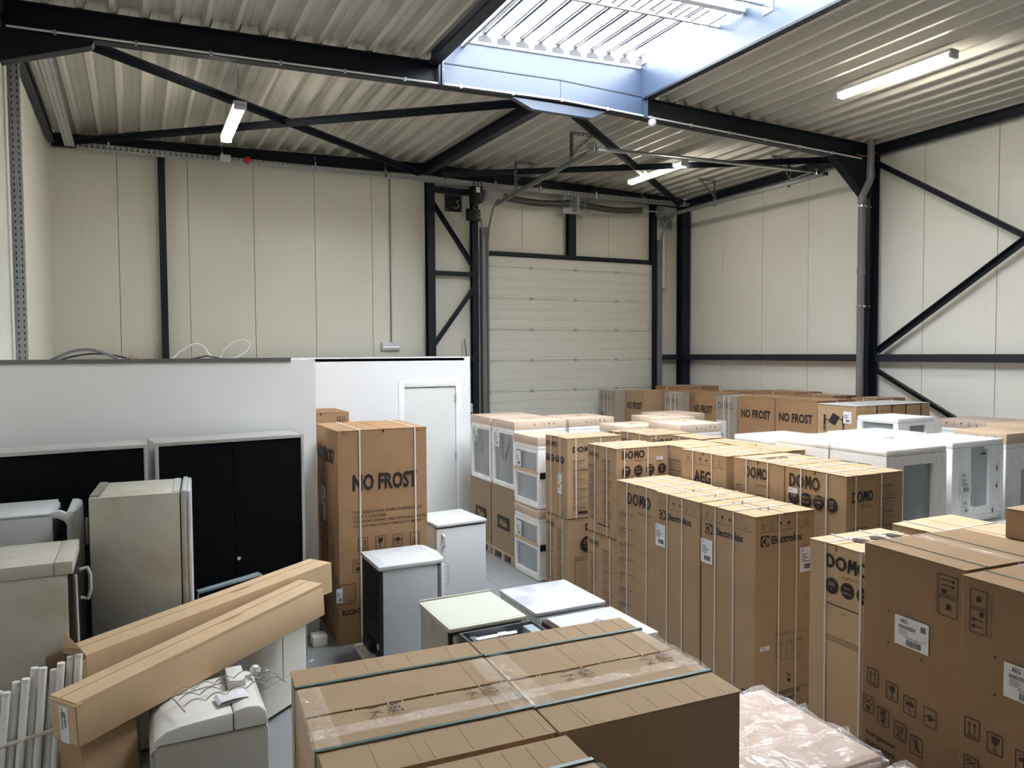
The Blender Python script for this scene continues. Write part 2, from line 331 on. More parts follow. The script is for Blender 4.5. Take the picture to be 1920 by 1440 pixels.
def carton(label, x0, x1, y0, y1, z0, z1, kraft=None, rz=0, seam='y', strx=(), stry=(), sm=None, group=None, name='cardboard_box', sag=.004, film=None, sw=.013, tape=None, gap=.003):
    """axis-aligned carton (turned by rz degrees). seam 'y': flap gap runs along y. strx: fractions along y of straps that run over the top along x; stry: fractions along x."""
    kraft = kraft or KRAFT; sm = sm or STRW
    b = Box(); b.dims = (x1-x0, y1-y0, z1-z0); w, d, h = b.dims
    b.root = r = empty(name, ((x0+x1)/2, (y0+y1)/2, z0), math.radians(rz), label, 'box', group)
    rnd = random.Random(label)
    q = .009; W2, D2, H2 = w/2-.002, d/2-.002, h-.004
    prof = lambda A: [(-A, 0), (A, 0), (A, H2), (q, H2), (q, H2-.03), (-q, H2-.03), (-q, H2), (-A, H2)]
    if seam == 'y': mb = MB().prism(prof(W2), lambda a, z: (a, -D2, z), lambda a, z: (a, D2, z))
    else: mb = MB().prism(prof(D2), lambda a, z: (-W2, a, z), lambda a, z: (W2, a, z))
    mb.build('carton_body', kraft, r, .003, seg=1)
    g = gap
    for sgn in (-1, 1):      # two top flaps, each a bit warped at the seam
        mb = MB(); lift = rnd.uniform(0, sag); lift2 = rnd.uniform(0, sag); n = 6; vs = []
        for i in range(n+1):
            u = i/n-.5
            for e, zz in ((0, 0), (1, lift+(lift2-lift)*i/n+sag*.4*math.sin(i*2.1+rnd.random()))):
                for t in (0, .004):
                    c = sgn*(g+(1-e)*((w if seam == 'y' else d)/2-g+.001))
                    vs.append((c, u*d, h-.004+zz*1+t) if seam == 'y' else (u*w, c, h-.004+zz+t))
        fs = []
        for i in range(n):
            a = i*4; q = a+4
            fs += [(a, a+2, q+2, q), (a+1, q+1, q+3, a+3), (a, q, q+1, a+1), (a+2, a+3, q+3, q+2)]
        fs += [(0, 1, 3, 2), (n*4, n*4+2, n*4+3, n*4+1)]
        mb.add(vs, fs); mb.build('top_flap', kraft, r)
    o = .006
    def ring(ax, c):
        mb = MB(); hw = sw/2; jit = rnd.uniform(-.006, .006)
        if ax == 'x': P = [(-w/2-o, 0), (-w/2-o, h+o), (w/2+o, h+o), (w/2+o, 0)]; M = lambda a, z, q: (a, c+q+(jit if z < .1 else 0), z)
        else: P = [(-d/2-o, 0), (-d/2-o, h+o), (d/2+o, h+o), (d/2+o, 0)]; M = lambda a, z, q: (c+q+(jit if z < .1 else 0), a, z)
        for (a, z), (a2, z2) in zip(P, P[1:]):
            ina = (0 if a2 == a else 0); vs = []
            t = .003
            if a == a2:
                ii = t if a < 0 else -t
                vs = [M(a, z, -hw), M(a, z, hw), M(a2, z2, hw), M(a2, z2, -hw), M(a+ii, z, -hw), M(a+ii, z, hw), M(a2+ii, z2, hw), M(a2+ii, z2, -hw)]
            else: vs = [M(a, z, -hw), M(a, z, hw), M(a2, z2, hw), M(a2, z2, -hw), M(a, z-t, -hw), M(a, z-t, hw), M(a2, z2-t, hw), M(a2, z2-t, -hw)]
            mb.add(vs, [(0, 1, 2, 3), (7, 6, 5, 4), (0, 4, 5, 1), (1, 5, 6, 2), (2, 6, 7, 3), (3, 7, 4, 0)])
        mb.build('strap', sm, r)
    for f in strx: ring('x', (f-.5)*d)
    for f in stry: ring('y', (f-.5)*w)
    if tape:
        mb = MB(); q = .025
        if seam == 'y': mb.box((-q, -d/2-.004, h+.001), (q, d/2+.004, h+.004)); mb.box((-q, -d/2-.004, h-.07), (q, -d/2-.001, h+.002))
        else: mb.box((-w/2-.004, -q, h+.001), (w/2+.004, q, h+.004)); mb.box((-w/2-.004, -q, h-.07), (-w/2-.001, q, h+.002)); mb.box((w/2+.001, -q, h-.07), (w/2+.004, q, h+.002))
        mb.build('tape', tape, r)
    if film:
        MB().box((-w/2-.008, -d/2-.008, .01), (w/2+.008, d/2+.008, h+.012)).build('stretch_film', film, r, .01)
    return b
def prt(b, fc, mats=None): fc.build('printed_marks', mats or [INK, TXTK, INKG], b.root)
def sticker(b, fc_side, s, t, w, h, head=None, code=True, energy=False):
    f = face(b, fc_side, .0042); f.rect(s, t, s+w, t+h, 0)
    ms = [STICK, INK, GREEN, YEL, ORG, REDL]
    if energy:
        f.text('ENERGY', s+w*.12, t+h*.04, h*.06, m=1, lay=1, bold=.02)
        for i, c in enumerate((2, 2, 3, 3, 4, 5)): f.rect(s+w*.1, t+h*(.18+i*.09), s+w*(.32+i*.06), t+h*(.245+i*.09), c, 1)
        f.rect(s+w*.75, t+h*.42, s+w*.93, t+h*.5, 1, 1); f.rect(s+w*.1, t+h*.78, s+w*.9, t+h*.79, 1, 1); f.rect(s+w*.1, t+h*.86, s+w*.6, t+h*.87, 1, 1)
    else:
        if head: f.text(head, s+w*.14, t+h*.08, h*.1, m=1, lay=1, bold=.02)
        r = random.Random(str(s))
        for i in range(5): f.rect(s+w*.12, t+h*(.28+i*.07), s+w*(.3+.5*r.random()), t+h*(.305+i*.07), 1, 1)
        if code:
            x = s+w*.3
            while x < s+w*.8:
                q = w*r.choice((.01, .02, .03)); f.rect(x, t+h*.68, x+q, t+h*.88, 1, 1); x += q+w*.015
    f.build('sticker', ms, b.root)
ICN = ['up', 'fridge', 'glass', 'umb', 'hook', 'fridge']
# ================================================================ STRUCTURE
S = 'structure'
fl = MB().box((XL-.3, YF-.3, -.2), (XR+.3, YB+.3, 0)).build('floor', CONC, kind=S)
mb = MB()
for y in (9.75, 5.2): mb.box((XL, y-.003, .0002), (XR, y+.003, .0012))
for x in (3.9, 8.0): mb.box((x-.003, YF, .0002), (x+.003, YB, .0012))
mb.build('floor_joint', SEAM, fl)
ZT = 6.58
def panelwall(name, axis, pos, a0, a1, joint0, step, m, outward, zt=ZT, hole=None):
    th = .1
    w = MB()
    if axis == 'x': w.box((a0, min(pos+outward*.012, pos+outward*th), 0), (a1, max(pos+outward*.012, pos+outward*th), zt))
    else: w.box((min(pos+outward*.012, pos+outward*th), a0, 0), (max(pos+outward*.012, pos+outward*th), a1, zt))
    root = w.build(name, SEAM, kind=S)
    e = joint0
    while e > a0: e -= step
    while e < a1:
        p, q = max(a0, e)+.004, min(a1, e+step)-.004; e += step
        if q-p < .05: continue
        c0, c1 = sorted((pos, pos+outward*.0115))
        if axis == 'x': MB().box((p, c0, 0), (q, c1, zt)).build('wall_panel', m, root, .002, seg=1)
        else: MB().box((c0, p, 0), (c1, q, zt)).build('wall_panel', m, root, .002, seg=1)
    return root
panelwall('wall_back', 'x', YB, XL, XR, .8126, 1.0, WALLP, 1)
panelwall('wall_right', 'y', XR, YF, YB, 12.01, 1.103, WALLY, 1)
panelwall('wall_left', 'y', XL, YF, YB, 12.6, 1.103, WALLY, -1)
panelwall('wall_front', 'x', YF, XL, XR, .8, 1.0, mat('dark_grey_panel', (.12, .12, .12), .5), -1)  # unseen behind the camera; its dark colour is set to cut bounce light
MB().box((XL, YB-.03, 0), (XL+.03, YB, 6.1)).build('trim_1', WALLP, kind=S)
# trapezoidal roof deck
ceil = MB().box((XL-.2, YF-.2, 6.55), (SKX0-.1, YB+.2, 6.62)).box((SKX1+.1, YF-.2, 6.55), (XR+.2, YB+.2, 6.62)).box((SKX0-.1, SKY1+.1, 6.55), (SKX1+.1, YB+.2, 6.62)).box((SKX0-.1, YF-.2, 6.55), (SKX1+.1, SKY0-.1, 6.62)).build('ceiling', ROOFM, kind=S)
PIT = .28
def deck(x0, x1, y0, y1):
    n = round((x1-x0)/PIT); p = (x1-x0)/n; i = 0
    while i < n:
        k = min(4, n-i); mb = MB(); prof = []
        for j in range(k):
            xa = x0+(i+j)*p
            for a, dz in ((0, .1), (.068, .1), (.1, 0), (.145, 0), (.177, .1), (.25, .1), (.258, .090), (.272, .090)): prof.append((xa+a*p/PIT, dz))
        prof.append((x0+(i+k)*p, .1))
        vs = []
        for x, dz in prof: vs += [(x, y0, roof(x)+dz), (x, y1, roof(x)+dz)]
        # small pressed bead in the wide flange comes from the material; sheet gets 2 mm thickness
        q = len(vs); vs += [(x, y, z+.004) for x, y, z in vs]
        fs = []
        for a in range(len(prof)-1): fs += [(2*a, 2*a+2, 2*a+3, 2*a+1), (q+2*a, q+2*a+1, q+2*a+3, q+2*a+2)]
        for a in (0, len(prof)-1): fs.append((2*a, 2*a+1, q+2*a+1, q+2*a))
        for a in range(len(prof)-1): fs += [(2*a, q+2*a, q+2*a+2, 2*a+2), (2*a+1, 2*a+3, q+2*a+3, q+2*a+1)]
        mb.add(vs, fs); mb.build('roof_sheet', ROOFM, ceil)
        i += k
FY = [13.05, 8.4, 3.55, -1.3]
deck(XL, SKX0-.08, 3.55, 8.4); deck(SKX1+.08, XR, 3.55, 8.4); deck(XL, XR, 8.4, YB); deck(XL, XR, YF, 3.55)
# skylight
win = empty('window_1', ((SKX0+SKX1)/2, 6, 6.6)); win['kind'] = S
def child(mb, name, m, bevel=0, smooth=False, par=None):
    o = mb.build(name, m, None, bevel, smooth); par = par or win; o.parent = par; o.matrix_parent_inverse = Matrix.Translation(par.location).inverted(); return o
def gz(x): return 6.50+.035*(x-SKX0)
GZ = glaze_mat(); RIBM = mat('lilac_grey_rib_shade', (.035, .033, .06), .4); FOAMW = mat('white_profile_filler', (.85, .86, .84), .6, emit=None); FOAMG = mat('grey_profile_filler', (.03, .029, .033), .7)
mb = MB(); mb.box((SKX0-.07, SKY0-.05, 6.17), (SKX0-.0, SKY1, 6.5)); child(mb, 'curb', STEEL2)
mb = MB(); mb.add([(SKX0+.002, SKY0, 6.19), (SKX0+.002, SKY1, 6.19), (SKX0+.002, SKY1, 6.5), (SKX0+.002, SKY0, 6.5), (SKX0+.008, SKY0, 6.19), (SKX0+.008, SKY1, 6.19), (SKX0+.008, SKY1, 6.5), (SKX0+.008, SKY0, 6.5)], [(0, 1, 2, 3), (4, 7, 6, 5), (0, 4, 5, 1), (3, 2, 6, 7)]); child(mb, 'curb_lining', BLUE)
mb = MB().box((SKX0-.13, SKY0-.05, 6.155), (SKX0+.008, SKY1, 6.175)); child(mb, 'curb_flange', STEEL)
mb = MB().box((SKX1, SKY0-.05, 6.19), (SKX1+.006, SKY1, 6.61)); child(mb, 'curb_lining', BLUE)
mb = MB().box((SKX1+.007, SKY0-.05, 6.17), (SKX1+.07, SKY1, 6.63)); child(mb, 'curb', STEEL2)
mb = MB().box((SKX1+.0, SKY0-.05, 6.165), (SKX1+.1, SKY1, 6.188)); child(mb, 'curb_flange', STEEL)
for ya, yb in ((SKY1, SKY1+.012), (SKY0-.012, SKY0)):
    mb = MB(); vs = []
    for y in (ya, yb):
        vs += [(SKX0, y, roof(SKX0)+.0), (XM, y, roof(XM)+.0), (SKX1, y, roof(SKX1)+.0), (SKX1, y, gz(SKX1)), (SKX0, y, gz(SKX0))]
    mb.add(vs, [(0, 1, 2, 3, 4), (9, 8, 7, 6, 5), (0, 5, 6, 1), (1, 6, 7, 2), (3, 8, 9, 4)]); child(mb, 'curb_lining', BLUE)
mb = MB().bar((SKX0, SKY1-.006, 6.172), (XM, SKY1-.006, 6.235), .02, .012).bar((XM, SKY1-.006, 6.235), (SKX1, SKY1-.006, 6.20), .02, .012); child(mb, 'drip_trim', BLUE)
for k in range(3):
    xa = SKX0+.01+k*.953; xb = xa+.945
    mb = MB(); mb.add([(xa, SKY0, gz(xa)+.135), (xb, SKY0, gz(xb)+.135), (xb, SKY1+.1, gz(xb)+.135), (xa, SKY1+.1, gz(xa)+.135)], [(0, 1, 2, 3)]); child(mb, 'glazing_sheet', GZ)
for k in range(12):
    x = SKX0+.1+k*.25
    for dx, w in ((-.035, .022), (.012, .036)):
        child(MB().bar((x+dx, SKY0, gz(x)+.115), (x+dx, SKY1, gz(x)+.115), w, .014), 'rib_shade_strip', RIBM)  # dark strips painted in for the shaded side walls of the sheet ribs
    if k < 12: child(MB().prism([(-.085, .0), (.085, .0), (.088, .05), (.03, .075), (.014, .11), (-.014, .11), (-.03, .075), (-.088, .05)], lambda a, b: (x+a, SKY1-.03, gz(x)+.008+b), lambda a, b: (x+a, SKY1-.002, gz(x)+.008+b)), 'profile_filler', FOAMG)
child(MB().tube([(SKX0+.02, SKY1-.012, gz(SKX0)-.01), (SKX1-.02, SKY1-.012, gz(SKX1)-.01)], .02, 8), 'edge_seal', FOAMW)
child(MB().bar((SKX0+.33, SKY0, 6.46), (SKX0+.33, SKY1, 6.46), .04, .06), 'glazing_support', ALU)
child(MB().bar((SKX0, 6.46, 6.49), (SKX1-.02, 6.46, 6.58), .09, .07), 'glazing_support', mat('white_aluminium_profile', (.75, .76, .76), .4), .004)
child(MB().bar((SKX0, 6.86, 6.46), (SKX1, 6.86, 6.56), .035, .035), 'glazing_support', ALU)
for k in range(11):
    x = SKX0+.22+k*.25; child(MB().bar((x, 6.86, gz(x)-.02), (x, 6.55, gz(x)-.02), .03, .05), 'spacer', ALU)
child(MB().tube([(SKX0, 6.1, 6.40), (SKX1-.01, 6.1, 6.485)], .018, 10), 'tie_tube', CHROME, smooth=True)
child(MB().box((SKX1-.012, 6.03, 6.41), (SKX1-.002, 6.17, 6.55)), 'tube_plate', CHROME)
# rafters, columns
def rz_beam(name, x0, x1, y, h, b, label, group=None):
    mb = MB()
    if x0 < XM < x1: mb.ibeam((x0, y, roof(x0)-h/2-.01), (XM, y, roof(XM)-h/2-.01), h, b).ibeam((XM, y, roof(XM)-h/2-.01), (x1, y, roof(x1)-h/2-.01), h, b)
    return thing(name, mb, STEEL, label, 'beam', group)
rz_beam('steel_rafter', XL+.05, XR-.15, 8.4, .27, .135, 'dark steel rafter crossing the hall under the skylight edge')
rz_beam('steel_rafter', XL+.05, XR-.15, 13.05, .19, .10, 'dark steel rafter running along the top of the far wall')
rz_beam('steel_rafter', XL+.05, XR-.15, 3.55, .27, .135, 'dark steel rafter overhead at the near side of the skylight')
# rafter dressing inside the skylight
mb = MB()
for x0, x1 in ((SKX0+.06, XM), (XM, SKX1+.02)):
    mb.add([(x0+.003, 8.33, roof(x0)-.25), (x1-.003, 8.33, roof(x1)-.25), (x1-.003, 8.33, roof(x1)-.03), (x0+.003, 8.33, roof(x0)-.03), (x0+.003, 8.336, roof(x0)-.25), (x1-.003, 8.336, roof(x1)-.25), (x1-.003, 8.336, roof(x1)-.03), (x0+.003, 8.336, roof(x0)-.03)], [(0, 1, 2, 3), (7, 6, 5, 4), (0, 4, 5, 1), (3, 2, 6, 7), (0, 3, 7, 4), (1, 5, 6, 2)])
thing('rafter_facing', mb, BLUE, 'long blue-grey sheet flashing on the rafter web below the skylight curb', 'facing')  # sheet in a lighter blue-grey than the rest of the rafter
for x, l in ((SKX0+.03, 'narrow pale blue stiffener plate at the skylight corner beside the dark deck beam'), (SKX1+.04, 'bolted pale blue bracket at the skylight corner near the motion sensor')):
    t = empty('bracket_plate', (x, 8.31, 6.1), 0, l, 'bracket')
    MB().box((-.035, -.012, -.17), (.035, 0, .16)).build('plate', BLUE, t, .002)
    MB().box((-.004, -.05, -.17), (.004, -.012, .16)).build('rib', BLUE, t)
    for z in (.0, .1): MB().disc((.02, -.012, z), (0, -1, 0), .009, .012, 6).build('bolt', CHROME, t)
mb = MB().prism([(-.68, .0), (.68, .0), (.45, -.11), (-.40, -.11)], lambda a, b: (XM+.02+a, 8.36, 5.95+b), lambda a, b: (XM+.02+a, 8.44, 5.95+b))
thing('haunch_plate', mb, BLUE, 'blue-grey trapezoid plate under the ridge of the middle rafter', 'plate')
mb = MB()
for (x0, x1) in ((XL+.1, XM), (XM, XR-.5)): mb.tube([(x0, 8.32, roof(x0)-.262), (x1, 8.32, roof(x1)-.262)], .011, 8)
o = thing('conduit', mb, mat('white_conduit', (.72, .74, .72), .4), 'thin white conduit clipped along the bottom flange of the middle rafter', 'conduit', smooth=True)
for k in range(16):
    x = -.6+k*.68; c = MB().box((x-.012, 8.305, roof(x)-.285), (x+.012, 8.335, roof(x)-.245)).build('clip', GALV, o)
# columns
def column(x, y, z1, label, b=.16, h=.2, rot=0, name='steel_column', group=None, m=None, z0=0):
    t = empty(name, (x, y, z0), rot, label, 'column', group)
    MB().ibeam((0, 0, .012 if z0 == 0 else 0), (0, 0, z1-z0), h, b, .012, .01, up=(0, 1, 0)).build('shaft', m or STEEL, t)
    if z0 == 0:
        MB().box((-b*.7, -h*.7, 0), (b*.7, h*.7, .012)).build('base_plate', m or STEEL, t)
    return t
column(10.55, 8.4, 6.05, 'dark steel column standing behind the grey rainwater pipe', .19, .22, PI/2)
column(10.58, 13.03, 5.95, 'dark steel corner column to the right of the roller door', .2, .2, 0)
column(.43, 13.12, 5.9, 'slim dark steel post on the far wall above the white office', .1, .12, 0)
column(4.83, 13.05, 5.95, 'dark steel post left of the diagonal wall bracing', .14, .16, 0)
column(5.74, 13.14, 6.0, 'dark steel post directly behind the left door track', .12, .12, 0)
column(9.86, 13.14, 6.0, 'dark steel post behind the right door track', .12, .12, 0)
column(7.85, 13.14, 6.0, 'short dark steel post above the middle of the big door', .17, .12, 0, z0=4.74)
column(10.55, 3.55, 6.05, 'dark steel column on the right wall nearest the camera', .19, .22, PI/2)
mb = MB().prism([(9.62, 5.87), (10.45, 5.84), (10.45, 5.28), (10.37, 5.28)], lambda a, b: (a, 8.33, b), lambda a, b: (a, 8.47, b))
thing('knee_haunch', mb, STEEL, 'dark triangular haunch joining the rafter to the pipe-side column', 'bracket')
mb = MB().prism([(XL+.04, 5.82), (-.28, 5.82), (-.30, 5.78), (XL+.04, 5.52)], lambda a, b: (a, 8.33, b), lambda a, b: (a, 8.47, b))
thing('knee_haunch', mb, STEEL, 'dark tapered haunch plate at the top of the left column', 'bracket')
thing('eave_beam', MB().ibeam((10.6, 3.6, 6.03), (10.6, 13.0, 5.98), .15, .1), STEEL, 'dark eave beam along the top of the right wall', 'beam')
thing('eave_beam', MB().ibeam((XL+.06, 3.6, 6.02), (XL+.06, 13.0, 5.99), .1, .08), STEEL, 'thin dark eave beam along the top of the left wall', 'beam')
thing('ridge_beam', MB().ibeam((4.72, 8.5, 6.02), (4.72, 13.0, 6.12), .17, .14), STEEL, 'dark ridge beam running away under the far roof bay', 'beam')
thing('wall_rail', MB().bar((10.62, 3.6, 2.73), (10.62, 8.28, 2.73), .09, .115), STEEL2, 'dark horizontal rail on the right wall, in front of the pipe', 'rail')
thing('wall_rail', MB().bar((10.62, 8.5, 2.73), (10.62, 12.95, 2.73), .09, .115), STEEL2, 'dark horizontal rail on the right wall between pipe and corner', 'rail')
thing('wall_rail', MB().bar((9.95, 13.12, 2.73), (10.48, 13.12, 2.73), .09, .115), STEEL2, 'short dark rail right of the roller door', 'rail')
def brace(p, q, label, w=.07, group=None):
    mb = MB(); mb.bar(p, q, w, .008).bar(p, q, .008, w, off=(-w/2, -w/2)); thing('brace', mb, STEEL, label, 'brace', group)
brace((-.35, 8.75, 5.98), (4.6, 12.85, 6.05), 'diagonal roof brace passing behind the lit lamp at the left', .08)
brace((-.85, 12.85, 5.97), (4.4, 8.55, 6.0), 'roof brace from the far left corner up to the ridge', .08)
brace((5.15, 8.6, 6.0), (10.3, 12.75, 5.93), 'roof brace running from the ridge plate to the far right corner', .08)
brace((4.95, 12.8, 6.06), (10.1, 8.5, 5.9), 'roof brace from the far ridge towards the pipe column', .08)
brace((10.52, 8.25, 5.83), (10.52, 3.75, 2.93), 'upper diagonal brace on the right wall falling towards the camera', .08)
brace((10.56, 8.27, 2.86), (10.56, 3.75, 5.85), 'diagonal brace on the right wall rising towards the camera', .08)
brace((10.54, 8.24, 2.57), (10.54, 3.75, .25), 'lower diagonal brace on the right wall behind the tall carton row', .08)
brace((4.88, 13.1, 5.67), (5.7, 13.1, 4.52), 'short brace beside the door below the black square plate', .07)
brace((5.7, 13.1, 4.1), (4.88, 13.1, 3.02), 'short brace beside the door below the cross rail', .07)
thing('cross_rail', MB().bar((4.88, 13.12, 4.31), (5.69, 13.12, 4.31), .08, .08), STEEL, 'short dark cross rail left of the roller door', 'rail')
thing('cross_rail', MB().bar((4.88, 13.12, 5.82), (5.69, 13.12, 5.82), .08, .1), STEEL, 'short dark top rail left of the door motor', 'rail')
thing('cross_rail', MB().bar((4.5, 13.12, 2.73), (5.69, 13.12, 2.73), .08, .1), STEEL, 'dark rail end peeking out beside the white office edge', 'rail')
# rainwater pipe
t = empty('rainwater_pipe', (10.3, 8.34, 0), 0, 'grey plastic rainwater pipe with an offset bend in front of the column', 'pipe')
MB().tube([(0, .0, 0), (0, 0, 5.24), (0, -.01, 5.28), (0, -.05, 5.34), (0, -.12, 5.46), (0, -.15, 5.52), (0, -.15, 5.56), (0, -.15, 6.12)], .055, 16).build('pipe_run', PVC, t, smooth=True)
for z, yy in ((5.22, 0), (5.58, -.15), (4.1, 0)): MB().tube([(0, yy, z-.05), (0, yy, z+.05)], .062, 16).build('socket', PVC, t, smooth=True)
for z in (5.12, 3.55, 1.4):
    MB().tube([(0, 0, z-.012), (0, 0, z+.012)], .063, 16).box((.0, -.01, z-.012), (.2, .01, z+.012)).build('clamp', CHROME, t)
# ---- sectional door
dr = empty('door_1', (7.965, 13.2, 0)); dr['kind'] = S
DOORM = mat('cream_door_section', (.66, .65, .58), .38, bump=.04, bscale=150)
zj = [.3, .902, 1.5, 2.097, 2.695, 3.293, 3.891, 4.489, 4.69]
zz = 0.02
for k, z in enumerate(zj):
    z0, z1 = zz+.0035, z-.0035; zz = z; hgt = z1-z0
    prof = [(0, z0), (-.035, z0)]
    if hgt > .4:
        for c in (.06, .30, .36, .60, .66, .94):
            zc = z0+hgt*c; prof += [(-.035, zc-.009), (-.029, zc-.003), (-.029, zc+.003), (-.035, zc+.009)]
    prof += [(-.035, z1), (0, z1)]
    child(MB().prism(prof, lambda a, b: (6.02, 13.19+a, b), lambda a, b: (9.91, 13.19+a, b)), 'door_section', DOORM, par=dr)
    if k < 8:
        for x in (6.96, 7.955, 8.95): child(MB().box((x-.03, 13.140, z-.025), (x+.03, 13.154, z+.025)).tube([(x-.03, 13.14, z), (x+.03, 13.14, z)], .009), 'hinge', GALV, par=dr)
        for x in (6.0, 9.93): child(MB().box((x-.04, 13.115, z-.06), (x+.04, 13.152, z+.04)).tube([(x-.05, 13.1, z), (x+.05, 13.1, z)], .014), 'roller_bracket', GALV, par=dr)
child(MB().box((5.95, 13.1, 4.70), (9.97, 13.2, 4.77)), 'lintel', STEEL, par=dr)
GALD = mat('dark_galvanised_track', (.2, .215, .22), .45, .4, var=.1, vscale=20)  # darker grey than the other galvanised parts
for x, s in ((5.93, 1), (9.98, -1)):
    child(MB().box((x-.06, 13.05, 0), (x+.06, 13.09, 5.2)).box((x-.06, 13.09, 0), (x-.03, 13.18, 5.2)), 'guide_rail', GALD, par=dr)
    child(MB().tube([(x+s*.045, 13.03, 0), (x+s*.045, 13.03, 4.9), (x+s*.045, 12.98, 5.2), (x+s*.045, 12.8, 5.5), (x+s*.045, 12.55, 5.63)], .018, 8), 'curved_track', GALD, par=dr)
for x, y0, y1, z0, z1, l in ((6.0, 9.3, 12.75, 5.77, 5.57, 'left'), (9.92, 8.75, 12.6, 5.67, 5.66, 'right')):
    child(MB().bar((x, y0, z0), (x, y1, z1), .035, .07), 'horizontal_track', GALD, par=dr, bevel=.004)
child(MB().bar((5.98, 9.42, 5.79), (9.97, 8.84, 5.72), .05, .05), 'end_bar', CHROME, par=dr, bevel=.004)
child(MB().tube([(6.0, 9.32, 5.83), (6.0, 9.28, 5.83)], .035, 16).box((5.94, 9.3, 5.72), (5.96, 9.5, 5.86)).tube([(5.93, 9.4, 5.78), (5.93, 9.9, 5.76)], .008), 'end_bracket', CHROME, par=dr)
child(MB().tube([(9.92, 8.86, 5.76), (9.92, 9.05, 5.78)], .02, 12).box((9.8, 8.78, 5.66), (10.05, 8.8, 5.72)).tube([(9.88, 8.9, 5.74), (9.88, 9.5, 5.70)], .01), 'end_bracket', CHROME, par=dr)
child(MB().tube([(5.72, 12.95, 5.76), (10.0, 12.95, 5.76)], .013, 8), 'shaft', GALV, par=dr)
SPR = mat('dark_spring_wire', (.10, .10, .095), .5, .5)
for x0, x1 in ((6.31, 7.68), (8.02, 9.4)):
    n = 60; pts = []; rr = []
    for i in range(n+1):
        u = i/n; pts.append((x0+(x1-x0)*u, 12.95, 5.76-.045*math.sin(PI*u))); rr.append(.058+(.006 if i % 2 else 0))
    child(MB().tube(pts, .06, 14, rr=rr), 'torsion_spring', SPR, par=dr, smooth=True)
    for x in (x0, x1): child(MB().disc((x-.02, 12.95, 5.76), (1, 0, 0), .075, .05, 14), 'spring_cone', GALD, par=dr)
child(MB().box((7.6, 13.03, 5.58), (8.2, 13.06, 5.93)).box((7.84, 12.88, 5.62), (7.87, 13.03, 5.9)), 'centre_plate', GALV, par=dr)
for x in (5.82, 9.86): child(MB().disc((x, 12.95, 5.76), (1, 0, 0), .11, .06, 20), 'cable_drum', GALD, par=dr)
child(MB().box((5.60, 12.85, 5.6), (5.80, 13.06, 5.98)), 'motor', BLACK, par=dr, bevel=.02)
child(MB().box((5.66, 12.843, 5.78), (5.74, 12.849, 5.88)), 'motor_label', STICK, par=dr)
child(MB().tube([(5.70, 12.9, 5.62), (5.62, 12.88, 5.5), (5.74, 12.86, 5.42), (5.66, 12.86, 5.36), (5.76, 12.86, 5.3), (5.82, 12.9, 4.95)], .012, 6), 'motor_cable', CABLEG, par=dr)
child(MB().box((5.52, 12.95, 5.28), (5.80, 13.03, 5.5)), 'gearbox', BLACK, par=dr, bevel=.02)
child(MB().box((10.05, 13.05, 4.2), (10.1, 13.09, 5.35)), 'safety_strip', mat('white_strip', (.7, .7, .62), .5), par=dr)
def angle(p, q, w=.04, par=None):
    # perforated steel angle: two rows of slots
    p, q = Vector(p), Vector(q); L = (q-p).length; d = (q-p)/L; mb = MB(); n = max(2, int(L/.06))
    mb.bar(p, q, w, .003, off=(0, w/2))
    for i in range(n+1):
        a = p+d*(L*i/n-.006 if i else 0); b = p+d*min(L, L*i/n+.012); mb.bar(a, b, .003, w, off=(-w/2, 0))
    for o2 in (-w/2+.005, w/2-.005): mb.bar(p, q, .003, .01, off=(-w/2, o2))
    return mb
for x, y, s, zt in ((6.0, 11.9, 1, 6.16), (6.0, 10.02, 1, 6.18), (9.92, 11.3, -1, 6.08), (9.92, 9.47, -1, 6.08)):
    tr = empty('track_hanger', (x, y, zt), 0, {(6.0, 11.9): 'triangular slotted steel hanger on the left door track, nearer the far wall', (6.0, 10.02): 'triangular slotted steel hanger on the left door track below the ridge plate', (9.92, 11.3): 'slotted steel hanger on the right door track nearer the corner', (9.92, 9.47): 'slotted steel hanger on the right door track near the end bar'}[(x, y)], 'bracket')
    angle((0, 0, -.48), (0, 0, 0)).build('upright', GALD, tr); angle((0, 0, -.01), (s*.42, 0, -.01)).build('top_arm', GALD, tr); angle((0, 0, -.33), (s*.37, 0, -.01)).build('diagonal_arm', GALD, tr)
# ---- cable trays
def tray(p, q, w, h, label, up=(0, 0, 1)):
    p, q = Vector(p), Vector(q); t = empty('cable_tray', p, 0, label, 'cable tray')
    L = (q-p).length; d = (q-p).normalized(); sd = d.cross(Vector(up)).normalized(); u = sd.cross(d)
    mb = MB(); mb.bar(Vector(), q-p, w, .002, up=up)
    for sg in (-1, 1):
        for o2, hh in ((h, .012), (.0, .012), (h/2, .008)): mb.bar(Vector(), q-p, .003, hh, up=up, off=(sg*w/2, o2))
    mb.build('tray_rails', GALV, t)
    mb = MB(); n = int(L/.075)
    for i in range(n):
        a = d*(L*i/n); b = d*(L*i/n+.03)
        for sg in (-1, 1): mb.bar(a, b, .0028, h, up=up, off=(sg*w/2, h/2))
    o = mb.build('tray_slots', GALV, t); o['kind'] = 'stuff'
    mb = MB(); n = int(L/.06)
    for i in range(n):
        a = d*(L*i/n+.01); b = d*(L*i/n+.035)
        for sg in (-1, 1): mb.bar(a, b, .010, .0036, up=up, off=(sg*w*.24, 0))
    o = mb.build('tray_slot_shade', BLACKM, t); o['kind'] = 'stuff'  # small black boxes stand in for the dark seen through the slots
    return t
t1 = tray((-.7, 12.88, 5.88), (10.8-.12, 12.88, 5.92), .1, .06, 'long slotted cable tray along the top of the far wall')
